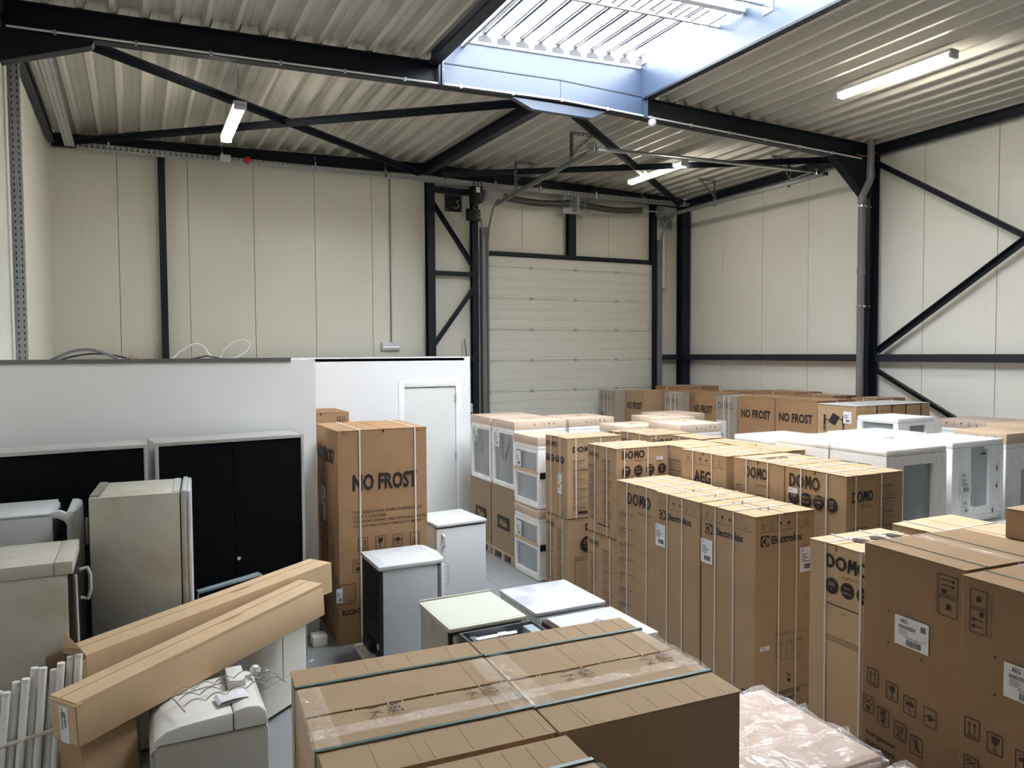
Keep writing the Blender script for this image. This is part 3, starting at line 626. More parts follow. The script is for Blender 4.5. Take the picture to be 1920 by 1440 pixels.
for u in (.42, 2.0, 3.45, 4.65, 5.75, 6.75, 7.7, 8.95, 10.1):
    MB().tube([(u, 0, .02), (u, 0, .26)], .004, 6).box((u-.015, -.06, .0), (u+.015, -.055, .13)).build('tray_hanger', CHROME, t1)
tray((-.78, 12.8, 5.87), (-.78, 9.0, 5.98), .12, .05, 'slotted cable tray running along the left edge of the ceiling')
tv = tray((-1.0, 8.9, 2.8), (-1.0, 8.9, 5.9), .1, .05, 'vertical slotted cable tray rising beside the left wall', up=(0, -1, 0))
# ---- lamps
def lamp(x, y0, y1, z, label, rods=0, w=.15):
    t = empty('ceiling_lamp', (x, (y0+y1)/2, z), 0, label, 'lamp'); L = (y1-y0)/2
    MB().box((-w/2, -L, 0), (w/2, L, .035)).build('housing', WHITE, t, .006)
    n = 12; prof = [(w*.46*math.cos(PI+PI*i/n), w*.5*math.sin(PI+PI*i/n)*.9) for i in range(n+1)]
    MB().prism(prof, lambda a, b: (a, -L+.04, b-.001), lambda a, b: (a, L-.04, b-.001)).build('diffuser', LAMP, t, smooth=True)
    for s in (-1, 1): MB().box((-w*.47, min(s*L, s*(L-.038)), -w*.42), (w*.47, max(s*L, s*(L-.038)), -.001)).build('end_cap', WHITE, t, .012)
    for k in range(rods):
        yy = -L*.8+1.6*L*k/max(1, rods-1); MB().tube([(0, yy, .035), (0, yy, roof(x)-z+.02)], .004, 6).build('hanging_rod', CABLEG, t)
lamp(1.15, 9.3, 10.85, 5.72, 'lit lamp hanging on rods in the left roof bay', 2)
lamp(8.15, 10.0, 11.55, 5.95, 'lit lamp hanging over the big door tracks', 3)
lamp(8.02, 5.34, 6.85, 6.07, 'lit lamp fixed directly under the roof deck right of the skylight')
# small wall and ceiling fittings
t = empty('motion_sensor', (6.24, 8.34, 5.93), 0, 'round white motion sensor under the middle rafter', 'sensor')
MB().tube([(0, 0, .0), (0, 0, -.03)], .05, 20).build('base', WHITE, t, smooth=True); MB().tube([(0, 0, -.03), (0, 0, -.05), (0, 0, -.075), (0, 0, -.085)], .05, 20, rr=[.058, .052, .03, .008]).build('dome', WHITE, t, smooth=True)
t = empty('alarm_siren', (1.67, 12.80, 5.93), 0, 'small round red alarm beacon on the cable tray', 'alarm')
MB().tube([(0, .03, 0), (0, -.02, 0)], .055, 18).build('base', RED, t, smooth=True); MB().tube([(0, -.02, 0), (0, -.05, 0), (0, -.07, 0)], .04, 18, rr=[.045, .04, .015]).build('lens', RED, t, smooth=True)
thing('junction_box', MB().box((1.27, 12.79, 5.88), (1.42, 12.825, 5.98)), WHITE, 'small white box on the cable tray beside the red beacon', 'box', bevel=.005)
t = empty('emergency_light', (4.12, 13.2, 2.92), 0, 'white emergency light on the far wall above the office', 'light')
MB().box((-.17, -.03, -.02), (.17, .045, .12)).build('housing', WHITE, t, .012); MB().box((-.15, -.06, .01), (.15, -.03, .06)).build('diffuser', WHITE2, t, .012)
thing('conduit', MB().tube([(4.14, 13.235, 3.05), (4.14, 13.235, 5.95)], .013, 8), GALD, 'thin grey conduit dropping down the far wall to the emergency light', 'conduit', smooth=True)
t = empty('mounting_plate', (5.36, 13.23, 5.62), 0, 'black square plate with loose wires left of the door motor', 'plate')
MB().box((-.16, -.015, -.15), (.16, .0, .15)).build('plate', BLACK, t)
for sx in (-.13, .13):
    for sz in (-.12, .12): MB().disc((sx, -.015, sz), (0, -1, 0), .012, .008, 8).build('screw', CHROME, t)
MB().tube([(.12, -.03, .06), (.05, -.04, .04), (.1, -.05, -.05), (.04, -.04, -.1), (.0, -.04, -.07)], .006, 6).build('wire', CABLEW, t, smooth=True)
t = empty('ventilation_grille', (10.22, 13.2, 5.62), 0, 'louvred metal grille high in the corner right of the door', 'grille')
MB().box((-.2, 0, -.16), (.2, .03, .16)).build('frame', GALV, t, .004)
for k in range(6): MB().box((-.15, -.012, -.12+k*.04), (.15, 0, -.10+k*.04)).build('slat', GALD, t)
t = empty('control_box', (5.48, 13.1, 1.5), 0, 'small door control unit with cables beside the door track', 'box')
MB().box((-.14, -.12, 0), (.14, 0, .4)).build('housing', SIDEG, t, .01); MB().box((-.12, -.128, .2), (.12, -.12, .24)).build('display', BLACK, t)
MB().tube([(.0, -.05, .4), (.1, -.1, .7), (-.05, -.08, 1.0), (.05, -.05, 1.3), (.02, -.03, 1.6)], .014, 6).build('cable', CABLEG, t, smooth=True)
thing('wall_wire', MB().tube([(7.0, 12.97, 5.95), (7.01, 12.97, 6.05), (7.0, 12.96, 6.12)], .005, 5), COPPER, 'short red wire hanging on the far rafter', 'wire')
thing('pipe_wire', MB().tube([(10.0, 8.2, 5.86), (10.15, 8.2, 5.84), (10.3, 8.12, 5.9), (10.42, 8.2, 5.92)], .006, 5), COPPER, 'reddish wire looped in front of the rainwater pipe', 'wire')
# ================================================================ OFFICE (white board partitions)
PY = 7.72; P2Y = 11.0; PX = 1.62; P2X = 4.72; PZ = 2.79
wp = MB().box((XL, PY, 0), (PX, PY+.1, PZ)).build('wall_partition_front', GREYW, kind=S)
MB().box((PX-.1, PY+.1, 0), (PX, P2Y, PZ)).build('wall_partition_side', GREYW, kind=S)
mb = MB(); DX0, DX1, DZ = 3.60, 4.50, 2.36
mb.box((PX, P2Y, 0), (DX0, P2Y+.1, PZ)).box((DX1, P2Y, 0), (P2X, P2Y+.1, PZ)).box((DX0, P2Y, DZ), (DX1, P2Y+.1, PZ)); mb.build('wall_partition_back', WHITE2, kind=S)
MB().box((P2X-.1, P2Y+.1, 0), (P2X, 13.0, PZ)).build('wall_partition_end', WHITE2, kind=S)
roofp = MB().box((XL, PY+.1, PZ-.06), (PX-.1, P2Y, PZ-.02)).box((XL, P2Y, PZ-.06), (P2X-.1, 13.0, PZ-.02)).build('ceiling_office', GREYW, kind=S)
MB().box((XL, PY-.012, PZ-.02), (1.38, PY+.11, PZ+.02)).build('trim_2', mat('dark_aluminium_edge', (.2, .2, .19), .4, .4), kind=S)
d2 = empty('door_2', ((DX0+DX1)/2, P2Y, 0)); d2['kind'] = S
DW = mat('white_lacquered_door', (.73, .74, .72), .4)
child(MB().box((DX0+.035, P2Y+.01, .01), (DX1-.035, P2Y+.05, DZ-.04)), 'door_leaf', DW, .003, par=d2)
child(MB().box((DX0-.06, P2Y-.022, 0), (DX0+.03, P2Y+.1, DZ+.06)).box((DX1-.03, P2Y-.022, 0), (DX1+.06, P2Y+.1, DZ+.06)).box((DX0+.03, P2Y-.022, DZ-.03), (DX1-.03, P2Y+.1, DZ+.06)), 'door_frame', WHITE2, .004, par=d2)
for z in (.3, 1.25, 2.15): child(MB().box((DX1-.045, P2Y-.03, z-.05), (DX1-.028, P2Y+.01, z+.05)), 'hinge', GALV, par=d2)
child(MB().tube([(DX0+.09, P2Y-.05, 1.05), (DX0+.2, P2Y-.05, 1.05)], .01).tube([(DX0+.09, P2Y+.01, 1.05), (DX0+.09, P2Y-.05, 1.05)], .01), 'door_handle', CHROME, par=d2)
# cables on the office roof
def cable(label, pts, r, m, name='cable'): thing(name, MB().tube(pts, r, 6), m, label, 'cable', smooth=True)
def arc(x0, x1, y, z, h, n=10, lean=0): return [(x0+(x1-x0)*i/n+lean*math.sin(PI*i/n), y+.05*i/n, z+h*math.sin(PI*i/n)) for i in range(n+1)]
cable('thick dark cable bundle arching out beside the vertical cable tray', arc(-.72, -.12, 8.2, 2.79, .11), .016, CABLEG)
cable('thin dark cable just behind the thick bundle on the office roof', arc(-.68, .0, 8.3, 2.79, .07), .009, BLACK)
cable('white cable arch on the office roof, nearer the cable tray', arc(.32, .72, 8.5, 2.79, .17, lean=.05), .010, CABLEW)
cable('white cable loop on the office roof beside the slim post', [(.78, 8.5, 2.79), (.84, 8.5, 2.9), (.93, 8.5, 2.98), (1.05, 8.5, 3.0), (1.1, 8.5, 2.96), (1.06, 8.5, 2.88), (.95, 8.5, 2.81), (.85, 8.5, 2.79)], .009, CABLEW)
cable('dark cable lying along the office roof near the white loop', [(.5, 8.3, 2.80), (.65, 8.3, 2.83), (.8, 8.3, 2.80), (1.0, 8.3, 2.795)], .008, BLACK)
cable('bare copper cable ends on the office roof edge', [(-.08, 8.1, 2.8), (-.03, 8.1, 2.84), (.0, 8.1, 2.81), (.03, 8.12, 2.83)], .006, COPPER)
# ================================================================ CARTONS
def domo_side(b, seed=1, logo=.10, top=.05, cols=True):      # narrow -x side: small logo and two columns of small print
    w, d, h = b.dims; f = face(b, '-x')
    f.domo(d*.08, top+.03, logo*.42, d*.34); f.text('A party at home!', d*.2, top+.03+logo*.5, .018, shear=.4)
    if cols:
        f.lorem(d*.08, top+.17, d*.32, int((h-.3)/.0165), .0155, seed=seed); f.lorem(d*.55, top+.09, d*.36, int((h-.22)/.0165), .0155, seed=seed+3)
    prt(b, f)
def disks(f, s, t, r, gap, items):
    for i, it in enumerate(items):
        cx = s+i*gap; f.disk(cx, t, r)
        n = len(it)
        for j, q in enumerate(it):
            hh = r*(.55 if (n == 2 and j == 0 and q.isdigit()) else .30); f.text(q, cx, t+(j-(n-1)/2)*r*.62, hh, min(r*1.5, hh*text_mesh(q, .02)[2]), .02, m=1, lay=1, center=True)
D108 = [['108', 'L'], ['MATT', 'BLACK'], ['ENERGY', 'LABEL', 'D'], ['37', 'DB']]
def domo_front(b, side='-y', s0=.06, t0=.05, lh=.075, items=D108, dr=.06, gap=.145, dt=.24, tag_=True):
    w, d, h = b.dims; f = face(b, side); W_ = w if side == '-y' else d
    f.domo(s0, t0, lh, lh*3.5); f.text('A party at home!', s0+lh*1.9, t0+lh*1.15, lh*.32, shear=.4)
    if items: disks(f, s0+dr, dt, dr, gap, items)
    prt(b, f)
def icons(f, s, t, z, ks, gap, fr=False, line=None):
    for i, k in enumerate(ks): f.icon(k, s+i*gap, t, z, fr)
    if line: f.rect(s-.02, t+z*1.5, s+len(ks)*gap, t+z*1.5+.003)
def elx_face(b, side):
    w, d, h = b.dims; W_ = w if side == '-y' else d; f = face(b, side)
    icons(f, .05, .05, .05, ICN, .09, line=True)
    x, y, q = .055, .155, .085
    f.rect(x, y, x+q, y+q, 0); f.disk(x+q/2, y+q/2, q*.44, 1, 1); f.poly([(x+q*.06, y+q/2), (x+q*.62, y+q*.12), (x+q*.5, y+q/2), (x+q*.62, y+q*.88)], 0, 2); f.rect(x+q*.60, y+q*.02, x+q*.66, y+q*.98, 0, 2)
    f.text('Electrolux', x+q+.025, y+.012, .062, .33, .022)
    if side == '-x':
        f.icon('hook', W_*.55, h-.24, .06, False); f.rect(W_*.3, h-.15, W_*.72, h-.146); f.text('DO NOT TRUCK HERE', W_*.32, h-.14, .02); f.text('SIDE', W_*.45, h-.1, .03, bold=.02)
        f.poly([(W_*.78, h-.2), (W_*.88, h-.2), (W_*.88, h-.23), (W_*.95, h-.17), (W_*.88, h-.11), (W_*.88, h-.14), (W_*.78, h-.14)], 0); f.text('Front', W_*.80, h-.182, .022, m=1, lay=1)
    else:
        f.rect(.2, h-.62, .55, h-.617); f.text('Unpacking Instruction', .2, h-.645, .018)
        for k in range(3): f.frame(.22+k*.11, h-.55, .28+k*.11, h-.45, .003); f.line((.22+k*.11, h-.55), (.25+k*.11, h-.575), .003); f.line((.28+k*.11, h-.55), (.25+k*.11, h-.575), .003)
        f.rect(.2, h-.42, .52, h-.417)
        f.icon('cross', .32, h-.32, .08, False); f.rect(.1, h-.17, .56, h-.166); f.text('DO NOT TRUCK HERE', .12, h-.16, .025); f.text('FRONT', .28, h-.115, .035, bold=.02)
    prt(b, f)
    sticker(b, side, .0 if side == '-x' else W_-.165, .29, .14 if side == '-x' else .16, .2, 'E')
# -- tall NO FROST carton
def nofrost(label, x0, x1, y0, y1, h, sides, full=False, group=None, strx=(), stry=(), kraft=KRAFTD, tape=None, film=None, z0=0, rz=0):
    b = carton(label, x0, x1, y0, y1, z0, h, kraft, seam='y', strx=strx, stry=stry, group=group, tape=tape, film=film, sw=.016, rz=rz)
    w, d, hh = b.dims
    for sd in sides:
        W_ = w if sd == '-y' else d; f = face(b, sd)
        if full and sd == '-y':
            f.text('NO FROST', W_*.16, .43, .165, W_*.72, .032)
            for i, tx in enumerate(('THIS SIDE DOWN WHEN SHIPPING FLAT', "COTE' A COUCHER", 'TRANSPORT LIEGEND, DIESE SEITE NACH UNTEN', 'ESTE LADO ABAJO CUANDO EMBARQUE TUMBADO')):
                f.text(tx, W_*.16, .79+i*.047, .028, bold=.01)
            for i, k in enumerate(('up', 'glass', 'umb', 'hook')): f.icon(k, W_*(.21+i*.195), 1.06, .095)
            for i, k in enumerate(('cross', 'stack', 'card', 'rec', 'clamp')): f.icon(k, W_*(.15+i*.165), 1.27, .095)
            f.frame(-.0, 1.50, W_*.17, 1.69, .005); f.rect(W_*.08, 1.66, W_*.14, 1.665); f.text('RIGHT', W_*.03, 1.75, .055, bold=.03)
            for a in (W_*.06, W_*.88): f.rect(a, .03, a+.05, .034); f.rect(a, .0, a+.004, .03)
        elif full:
            f.text('NO FROST', W_*.05, .2, .15, W_*.8, .032)
            for r_ in range(3):
                for i in range(3): f.icon(['umb', 'glass', 'up'][i], W_*(.15+i*.27), .95+r_*.2, .1)
            for i in range(9): f.rect(W_*.62, 1.45+i*.05, W_*.95, 1.46+i*.05)
        else:
            f.text('NO FROST', W_*.1, .21, .14, W_*.8, .032); f.rect(W_*.3, .03, W_*.36, .034)
        prt(b, f)
    return b
b = nofrost('very tall brown carton with two white straps in front of the white office', 1.72, 2.63, 7.26, 8.2, 2.10, ('-x', '-y'), True, strx=(), stry=(.24, .86))
sticker(b, '-x', .22, .62, .2, .2); sticker(b, '-x', .28, .83, .14, .14)
sticker(b, '-y', -.03, 1.53, .06, .14, None)
b = nofrost('tall carton half hidden between the office corner and the very tall carton', 1.80, 2.56, 10.1, 10.95, 2.06, ('-y',), False)
f = face(b, '-y'); f.icon('up', .6, .06, .1); f.icon('clamp', .6, .8, .1); f.icon('glass', .48, .8, .1); f.icon('glass', .6, 1.0, .1); prt(b, f); sticker(b, '-y', .3, .52, .35, .22)
# -- row along the far wall, seen from their left sides
G1 = 'tall cartons lined up before the right wall'
b1 = nofrost('brown carton with bold black lettering beside the handling-pictogram carton', 9.04, 9.86, 8.05, 8.87, 2.10, ('-x',), group=G1, stry=(.5,))
b2 = nofrost('brown carton with bold black lettering, second from the pictogram carton', 9.05, 9.87, 8.90, 9.71, 2.10, ('-x',), group=G1, stry=(.5,))
def wrapped(label, x0, x1, y0, y1, h, kraft=None, group=None, sh=.09, st=(.35, .6)):
    b = carton(label, x0, x1, y0, y1, 0, h, kraft or mat('greyish_kraft_cardboard', (.33, .26, .19), .75), strx=st, group=group, film=FILM)
    f = face(b, '-x'); d = b.dims[1]; f.domo(d*.12, .1, sh, d*.72, m=2); f.text('A party at home!', d*.4, .1+sh*1.2, .03, shear=.4, m=2); f.disk(d*.2, .5, .07, 2); f.frame(d*.3, .62, d*.9, 1.5, .004, 2); prt(b, f); return b
b = wrapped('film-wrapped grey-brown carton with a paper sheet taped on, in the back row', 9.06, 9.8, 9.75, 10.27, 2.08, sh=.13)
sticker(b, '-x', .03, .42, .24, .32, 'T')
b3 = nofrost('carton with bold lettering between two film-wrapped cartons in the back row', 9.07, 9.85, 10.3, 10.92, 2.10, ('-x',), group=G1)
f = face(b3, '-x'); f.icon('up', .03, .03, .05); f.icon('glass', .03, .11, .05); prt(b3, f)
wrapped('film-wrapped grey-brown carton in the middle of the back row', 8.84, 9.02, 10.93, 11.42, 2.09)
nofrost('carton mostly covered by the wrapped one, only the first letters showing', 9.05, 9.8, 11.0, 11.72, 2.10, ('-x',))
nofrost('carton with lettering near its middle beside the leftmost back-row carton', 8.62, 9.35, 11.76, 12.35, 2.09, ('-x',), kraft=KRAFT)
wrapped('wrapped carton at the far end of the back row before the roller door', 8.40, 9.1, 12.4, 12.95, 2.09, st=(.25, .45, .7))
for i, (x0, x1, y0, y1, h, l) in enumerate(((9.95, 10.6, 7.75, 8.2, 2.12, 'strapped carton behind the lettered cartons, nearest the rainwater pipe'), (9.95, 10.5, 8.55, 9.3, 2.12, 'strapped carton behind the lettered cartons, just beyond the steel column'),
        (9.95, 10.6, 9.33, 10.3, 2.14, 'wide strapped carton in the rearmost row against the wall rail'), (9.95, 10.6, 10.35, 11.1, 2.11, 'rearmost-row carton under the second wall seam from the corner'), (9.45, 10.45, 11.75, 12.5, 2.16, 'highest strapped carton top close to the corner column'))):
    carton(l, x0, x1, y0, y1, 0, h, KRAFTD, strx=(.5,), stry=(.5,))
# -- strapped pallet box with carrying pictogram
KR3 = KRAFT
for i in range(3):
    x0 = 8.54+i*.502; x1 = x0+.498
    b = carton(['carton printed with two people carrying a box, black strap round it', 'middle carton of the black-strapped trio', 'rightmost carton of the black-strapped trio by the wall brace'][i], x0, x1, 6.96, 7.6, 0, 2.1, [KRAFT, KRAFTD, KRAFT][i], stry=[(.8,), (.4, .97), (.6,)][i], sm=STRB, sw=.02)
    MB().box((-.249, -.32, 2.107), (.249, .32, 2.112)).build('top_sheet', mat('white_top_film', (.75, .76, .76), .3, bump=.3, bscale=12), b.root)
    if i == 0:
        f = face(b, '-x'); d = .64
        f.poly([(.27, .1), (.38, .15), (.30, .27), (.19, .22)]);
        for x in (.13, .44): f.disk(x, .15, .02); f.rect(x-.018, .175, x+.018, .26); f.rect(x-.018, .26, x-.006, .36); f.rect(x+.006, .26, x+.018, .36)
        f.line((.14, .19), (.2, .2), .01); f.line((.43, .19), (.36, .17), .01); f.line((.1, .4), (.52, .4), .004); f.line((.2, .37), (.28, .34), .004); prt(b, f)
        sticker(b, '-x', .44, .07, .13, .16)
# ---------------- EPS packed appliances
def eps(label, x0, x1, y0, y1, z0, z1, wx=(), wy=(), foam=None, cap=None, film=True, group=None, capm=None, appl=None, feet=False, capicons=False, notches=False, name='packed_appliance'):
    """foam-framed appliance. wx: windows on the -x side (s0,t0,s1,t1 as fractions, from the top), wy: on the -y side"""
    foam = foam or EPS; w, d, h = x1-x0, y1-y0, z1-z0
    b = Box(); b.dims = (w, d, h); b.root = r = empty(name, ((x0+x1)/2, (y0+y1)/2, z0), 0, label, 'appliance', group)
    e = .035; ht = h-(.1 if cap else 0)
    MB().box((-w/2+e, -d/2+e, .05), (w/2-e, d/2-e, ht-.05)).build('appliance_body', appl or APPL, r, .008)
    MB().box((-w/2, -d/2, ht-.06), (w/2, d/2, ht)).build('foam_top', foam, r, .014)
    MB().box((-w/2, -d/2, 0), (w/2, d/2, .07)).build('foam_base', foam, r, .014)
    def wall(side, wins):
        L = d if side == '-x' else w; mb = MB(); zt, zb = ht-.06, .07
        cs = sorted({0., L}|{a for q in wins for a in (q[0]*L, q[2]*L)}); zs = sorted({zb, zt}|{ht*(1-q) for q4 in wins for q in (q4[1], q4[3]) if zb < ht*(1-q) < zt})
        for a, c in zip(cs, cs[1:]):
            for z, z2 in zip(zs, zs[1:]):
                ma, mz = (a+c)/2/L, 1-(z+z2)/2/ht
                if any(q[0] < ma < q[2] and q[1] < mz < q[3] for q in wins): continue
                if side == '-x': mb.box((-w/2+.002, d/2-c, z), (-w/2+e, d/2-a, z2))
                else: mb.box((-w/2+a, -d/2+.002, z), (-w/2+c, -d/2+e, z2))
        if notches:
            k = 0; z = .14
            while z < ht-.12:
                if side == '-y': mb.box((-w/2+.10, -d/2-.006, z), (-w/2+.15, -d/2+.002, z+.06))
                z += .15
        mb.build('foam_wall', foam, r)
    wall('-x', wx); wall('-y', wy)
    MB().box((w/2-e, -d/2, .07), (w/2, d/2, ht-.06)).box((-w/2, d/2-e, .07), (w/2-e, d/2, ht-.06)).build('foam_wall', foam, r)
    if cap:
        km = capm or KRAFTC
        MB().box((-w/2-.006, -d/2-.006, ht-.01), (w/2+.006, d/2+.006, h)).build('carton_cap', km, r, .008)
        f = Decal((-w/2-.006, -d/2-.006, h), (1, 0, 0), (0, 0, -1), .002)
        if capicons:
            for i, k in enumerate(('clamp', 'hook', 'up', 'glass', 'umb')): f.icon(k, w*.35+i*.075, .02, .05, False)
            f2 = Decal((-w/2, d/2, h+.002), (1, 0, 0), (0, -1, 0), .001); f2.line((w*.4, d*.35), (w*.6, d*.55), .014); f2.line((w*.62, d*.35), (w*.42, d*.55), .014); f.mb.add(f2.mb.v, f2.mb.f)
        f.build('printed_marks', [INK, TXTK], r)
    if film: MB().box((-w/2-.009, -d/2-.009, .02), (w/2+.009, d/2+.009, h+.008)).build('stretch_film', FILM if film is True else film, r, .015)
    return b
def foamlabel(b, side, s, t, w, h, head=None): sticker(b, side, s, t, w, h, head)
eps('white foam-packed unit with small front slots in front of the black-strapped cartons', 8.46, 9.14, 6.28, 6.88, 1.0, 2.0, wx=((.12, .07, .88, .4),), wy=((.32, .1, .78, .5),))
carton('carton underneath the small white foam-packed unit', 8.46, 9.14, 6.28, 6.88, 0, .995, KRAFT)
for i, (x0, x1, y0, y1, l) in enumerate(((6.02, 6.86, 4.58, 5.2, 'big ivory foam-packed unit with a large grey side window, nearest corner'), (6.02, 6.86, 5.22, 5.9, 'ivory foam-packed unit with a dark slot, left of the big corner one'),
        (6.90, 7.7, 5.36, 6.0, 'white foam top directly behind the large ivory foam-packed pair'))):
    eps(l, x0, x1, y0, y1, 0, 1.95, wx=((.2, .075, .75, .15),), wy=((.28, .08, .78, .95),), foam=EPSC if i < 2 else EPS, film=(i == 2) or FILM)
eps('white foam-topped unit behind the ivory pair, shiny wrapped and lumpy', 6.12, 6.88, 6.02, 6.62, 0, 1.9, notches=True, film=FILMH, wx=((.1, .2, .9, .5),))
b = eps('foam-packed unit with bird-like marks and a tall irregular grey window', 7.07, 7.88, 4.66, 5.3, 1.14, 1.95, wy=((.36, .08, .42, .8), (.42, .06, .68, .12), (.42, .12, .74, .82)), appl=APPL2, notches=False)
sticker(b, '-y', .12, .3, .17, .22, 'AEG'); sticker(b, '-y', .16, .54, .1, .18)
f = face(b, '-y', .014)
for s_, t_ in ((.66, .26), (.66, .44), (.60, .68)):
    f.poly([(s_, t_), (s_+.02, t_+.03), (s_+.05, t_-.03), (s_+.035, t_+.035), (s_+.05, t_+.04), (s_+.03, t_+.05), (s_+.025, t_+.075), (s_+.018, t_+.05)])
f.rect(.42, .12, .50, .14); prt(b, f)
eps('foam-packed unit lying below the one with the bird-like marks', 7.07, 7.88, 4.0, 4.62, 0, 1.13, wy=((.2, .1, .8, .9),), film=FILMH)
eps('foam-packed unit under the one with bird-like marks, mostly hidden', 7.07, 7.88, 4.66, 5.3, 0, 1.13)
G2 = 'carton-capped foam-packed units by the right edge'
for i, (x0, x1, y0, y1, z, l) in enumerate(((9.5, 10.2, 5.77, 6.42, 1.95, 'carton-capped packed unit farthest right under the wall brace'), (8.3, 9.0, 4.88, 5.46, 1.95, 'carton-capped packed unit right of the bird-marked one'), (9.06, 9.76, 4.95, 5.55, 1.98, 'carton-capped unit at the right edge between the other two capped ones'))):
    b = eps(l, x0, x1, y0, y1, 0, z, cap=True, wy=((.4, .16, .9, .9),), capm=KRAFT2 if i else KRAFTP, film=True, appl=APPL2)
    f = Decal((-(x1-x0)/2, (y1-y0)/2, z), (0, -1, 0), (0, 0, -1), .012)
    for k in range(5): f.icon(['clamp', 'hook', 'umb', 'rec', 'cross'][k], .05+k*.1, .02, .05, False)
    prt(b, f)
# wrapped fridges on lettered cartons (left aisle)
MIELE = mat('grey_kraft_cardboard', (.36, .27, .18), .8, var=.05)
for i, (y0, y1) in enumerate(((8.95, 9.67), (9.71, 10.42))):
    l = ['nearer', 'farther'][i]
    b = carton('plain carton with a black name plate, %s of the pair under the wrapped fridges' % l, 4.46, 5.24, y0, y1, .13, 1.0, MIELE, name='cardboard_box')
    f = face(b, '-x'); f.rect(.2, .39, .58, .57); f.text('Miele', .27, .43, .105, .24, .04, m=1, lay=1)
    for k in range(4): f.icon(['fridge', 'fridge', 'umb', 'glass'][k], .1+k*.14, .05, .05, False, 2)
    f.icon('rec', .25, .74, .05, False); f.icon('hook', .4, .74, .06, False); prt(b, f)
    pr = empty('pallet', (4.85, (y0+y1)/2, 0), 0, 'pale wooden pallet under the %s name-plate carton' % l, 'pallet')
    for k in (-1, 0, 1): MB().box((-.39, k*.3-.045, .0), (.39, k*.3+.045, .022)).box((-.39, k*.3-.045, .022), (-.27, k*.3+.045, .1)).box((.27, k*.3-.045, .022), (.39, k*.3+.045, .1)).build('skid', PINE, pr)
    for k in range(5): MB().box((-.4+k*.175, -.355, .1), (-.3+k*.175, .355, .125)).build('board', PINE, pr)
    b = eps('film-wrapped grey fridge with creased front standing on the %s name-plate carton' % l, 4.47, 5.26, y0, y1-.02, 1.005, 1.93, wx=((.07, .1, .93, .93),), cap=True, capicons=(i == 0), film=FILMH, appl=APPL, notches=(i == 0))
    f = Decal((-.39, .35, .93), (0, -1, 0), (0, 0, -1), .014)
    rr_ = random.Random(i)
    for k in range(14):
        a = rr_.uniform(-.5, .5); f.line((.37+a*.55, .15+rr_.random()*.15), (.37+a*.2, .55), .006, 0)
    f.mb.build('film_crease_shade', mat('dark_crease_shade', (.08, .09, .10), .3), b.root)  # flat dark lines painted for the shade in the film creases
    sticker(b, '-x', .1, .16, .14, .22)
    MB().build
for i, (z0, z1) in enumerate(((0, .89), (.9, 1.8))):
    b = eps(['lower', 'upper'][i]+' film-wrapped foam-packed fridge of the stack beside the round-badge cartons', 4.42, 5.02, 8.2, 8.86, z0, z1, wx=((.06, .13, .94, .46), (.06, .5, .94, .9)), cap=True, film=FILM, appl=APPL2, notches=True)
    sticker(b, '-x', .07, .22, .13, .2)
    MB().box((-.306, -.33, .43), (-.302, .33, .47)).build('packing_strip', KRAFT2, b.root)
    MB().box((-.28, -.345, .38), (-.2, -.335, .46)).build('dark_clip', BLACK, b.root)
for k, (x0, x1, y0, y1, z1, l) in enumerate(((5.32, 6.05, 8.97, 9.65, 1.93, 'capped packed unit behind the wrapped fridges, large cross on its cap'), (5.75, 6.38, 8.23, 8.86, 1.86, 'low capped unit between the crossed cap and the glossy wrapped one'),
        (6.42, 7.04, 8.42, 9.05, 1.93, 'pinkish capped unit under glossy film, farther from the camera'))):
    eps(l, x0, x1, y0, y1, 0, z1, cap=True, capicons=True, film=FILMH if k else FILM, wy=((.2, .2, .8, .9),), appl=APPL2)
b = eps('white foam-packed unit with square windows under a film-covered cap', 6.08, 6.74, 7.53, 8.18, 0, 1.93, cap=True, capicons=True, film=FILMH, wy=((.12, .1, .42, .17), (.52, .1, .86, .17), (.12, .22, .42, .3), (.6, .23, .86, .3)), appl=APPL2)
sticker(b, '-y', .6, .2, .05, .12)
eps('capped packed unit at the far middle, hidden except for its pale top', 7.1, 7.8, 9.1, 9.75, 0, 1.9, cap=True, film=FILM)
# ---------------- badge cartons (stacks of two)
def badge_stack(nm, x0, x1, y0, y1, H, lab, top=True):
    out = []
    for i, (z0, z1) in enumerate(((0, H/2-.013), (H/2, H))):
        b = carton(lab[i], x0, x1, y0, y1, z0, z1, KRAFT, seam='x', strx=(.3, .72) if i else (.2, .75), stry=(.15, .6) if i else ())
        out.append(b)
    return out
# V
lo, hi = badge_stack('V', 4.40, 5.15, 7.46, 7.98, 1.86, ('lower carton with a single large round badge, below the four-badge carton', 'upper carton with four badges and an energy label on its narrow side'))
f = face(hi, '-x'); f.domo(.03, .06, .06, .26); disks(f, .06, .26, .045, .115, D108); f.rect(.05, .42, .4, .424); f.frame(.3, .66, .46, .86, .003); f.frame(.3, .66, .38, .76, .003); f.text('FRONT', .36, .88, .025); prt(hi, f)
sticker(hi, '-x', .3, .42, .1, .24, energy=True)
f = face(hi, '-y'); f.domo(.07, .1, .06, .3); f.lorem(.07, .26, .24, 38, .0155, seed=4); f.rect(.14, .85, .3, .88); prt(hi, f)
domo_side(lo, 5); f = face(lo, '-y'); f.domo(.24, .06, .075, .34); disks(f, .26, .3, .09, .2, [['131', 'L']]); f.frame(.1, .45, .7, .92, .004); f.rect(.1, .48, .7, .484); f.rect(.32, .51, .4, .518); prt(lo, f)
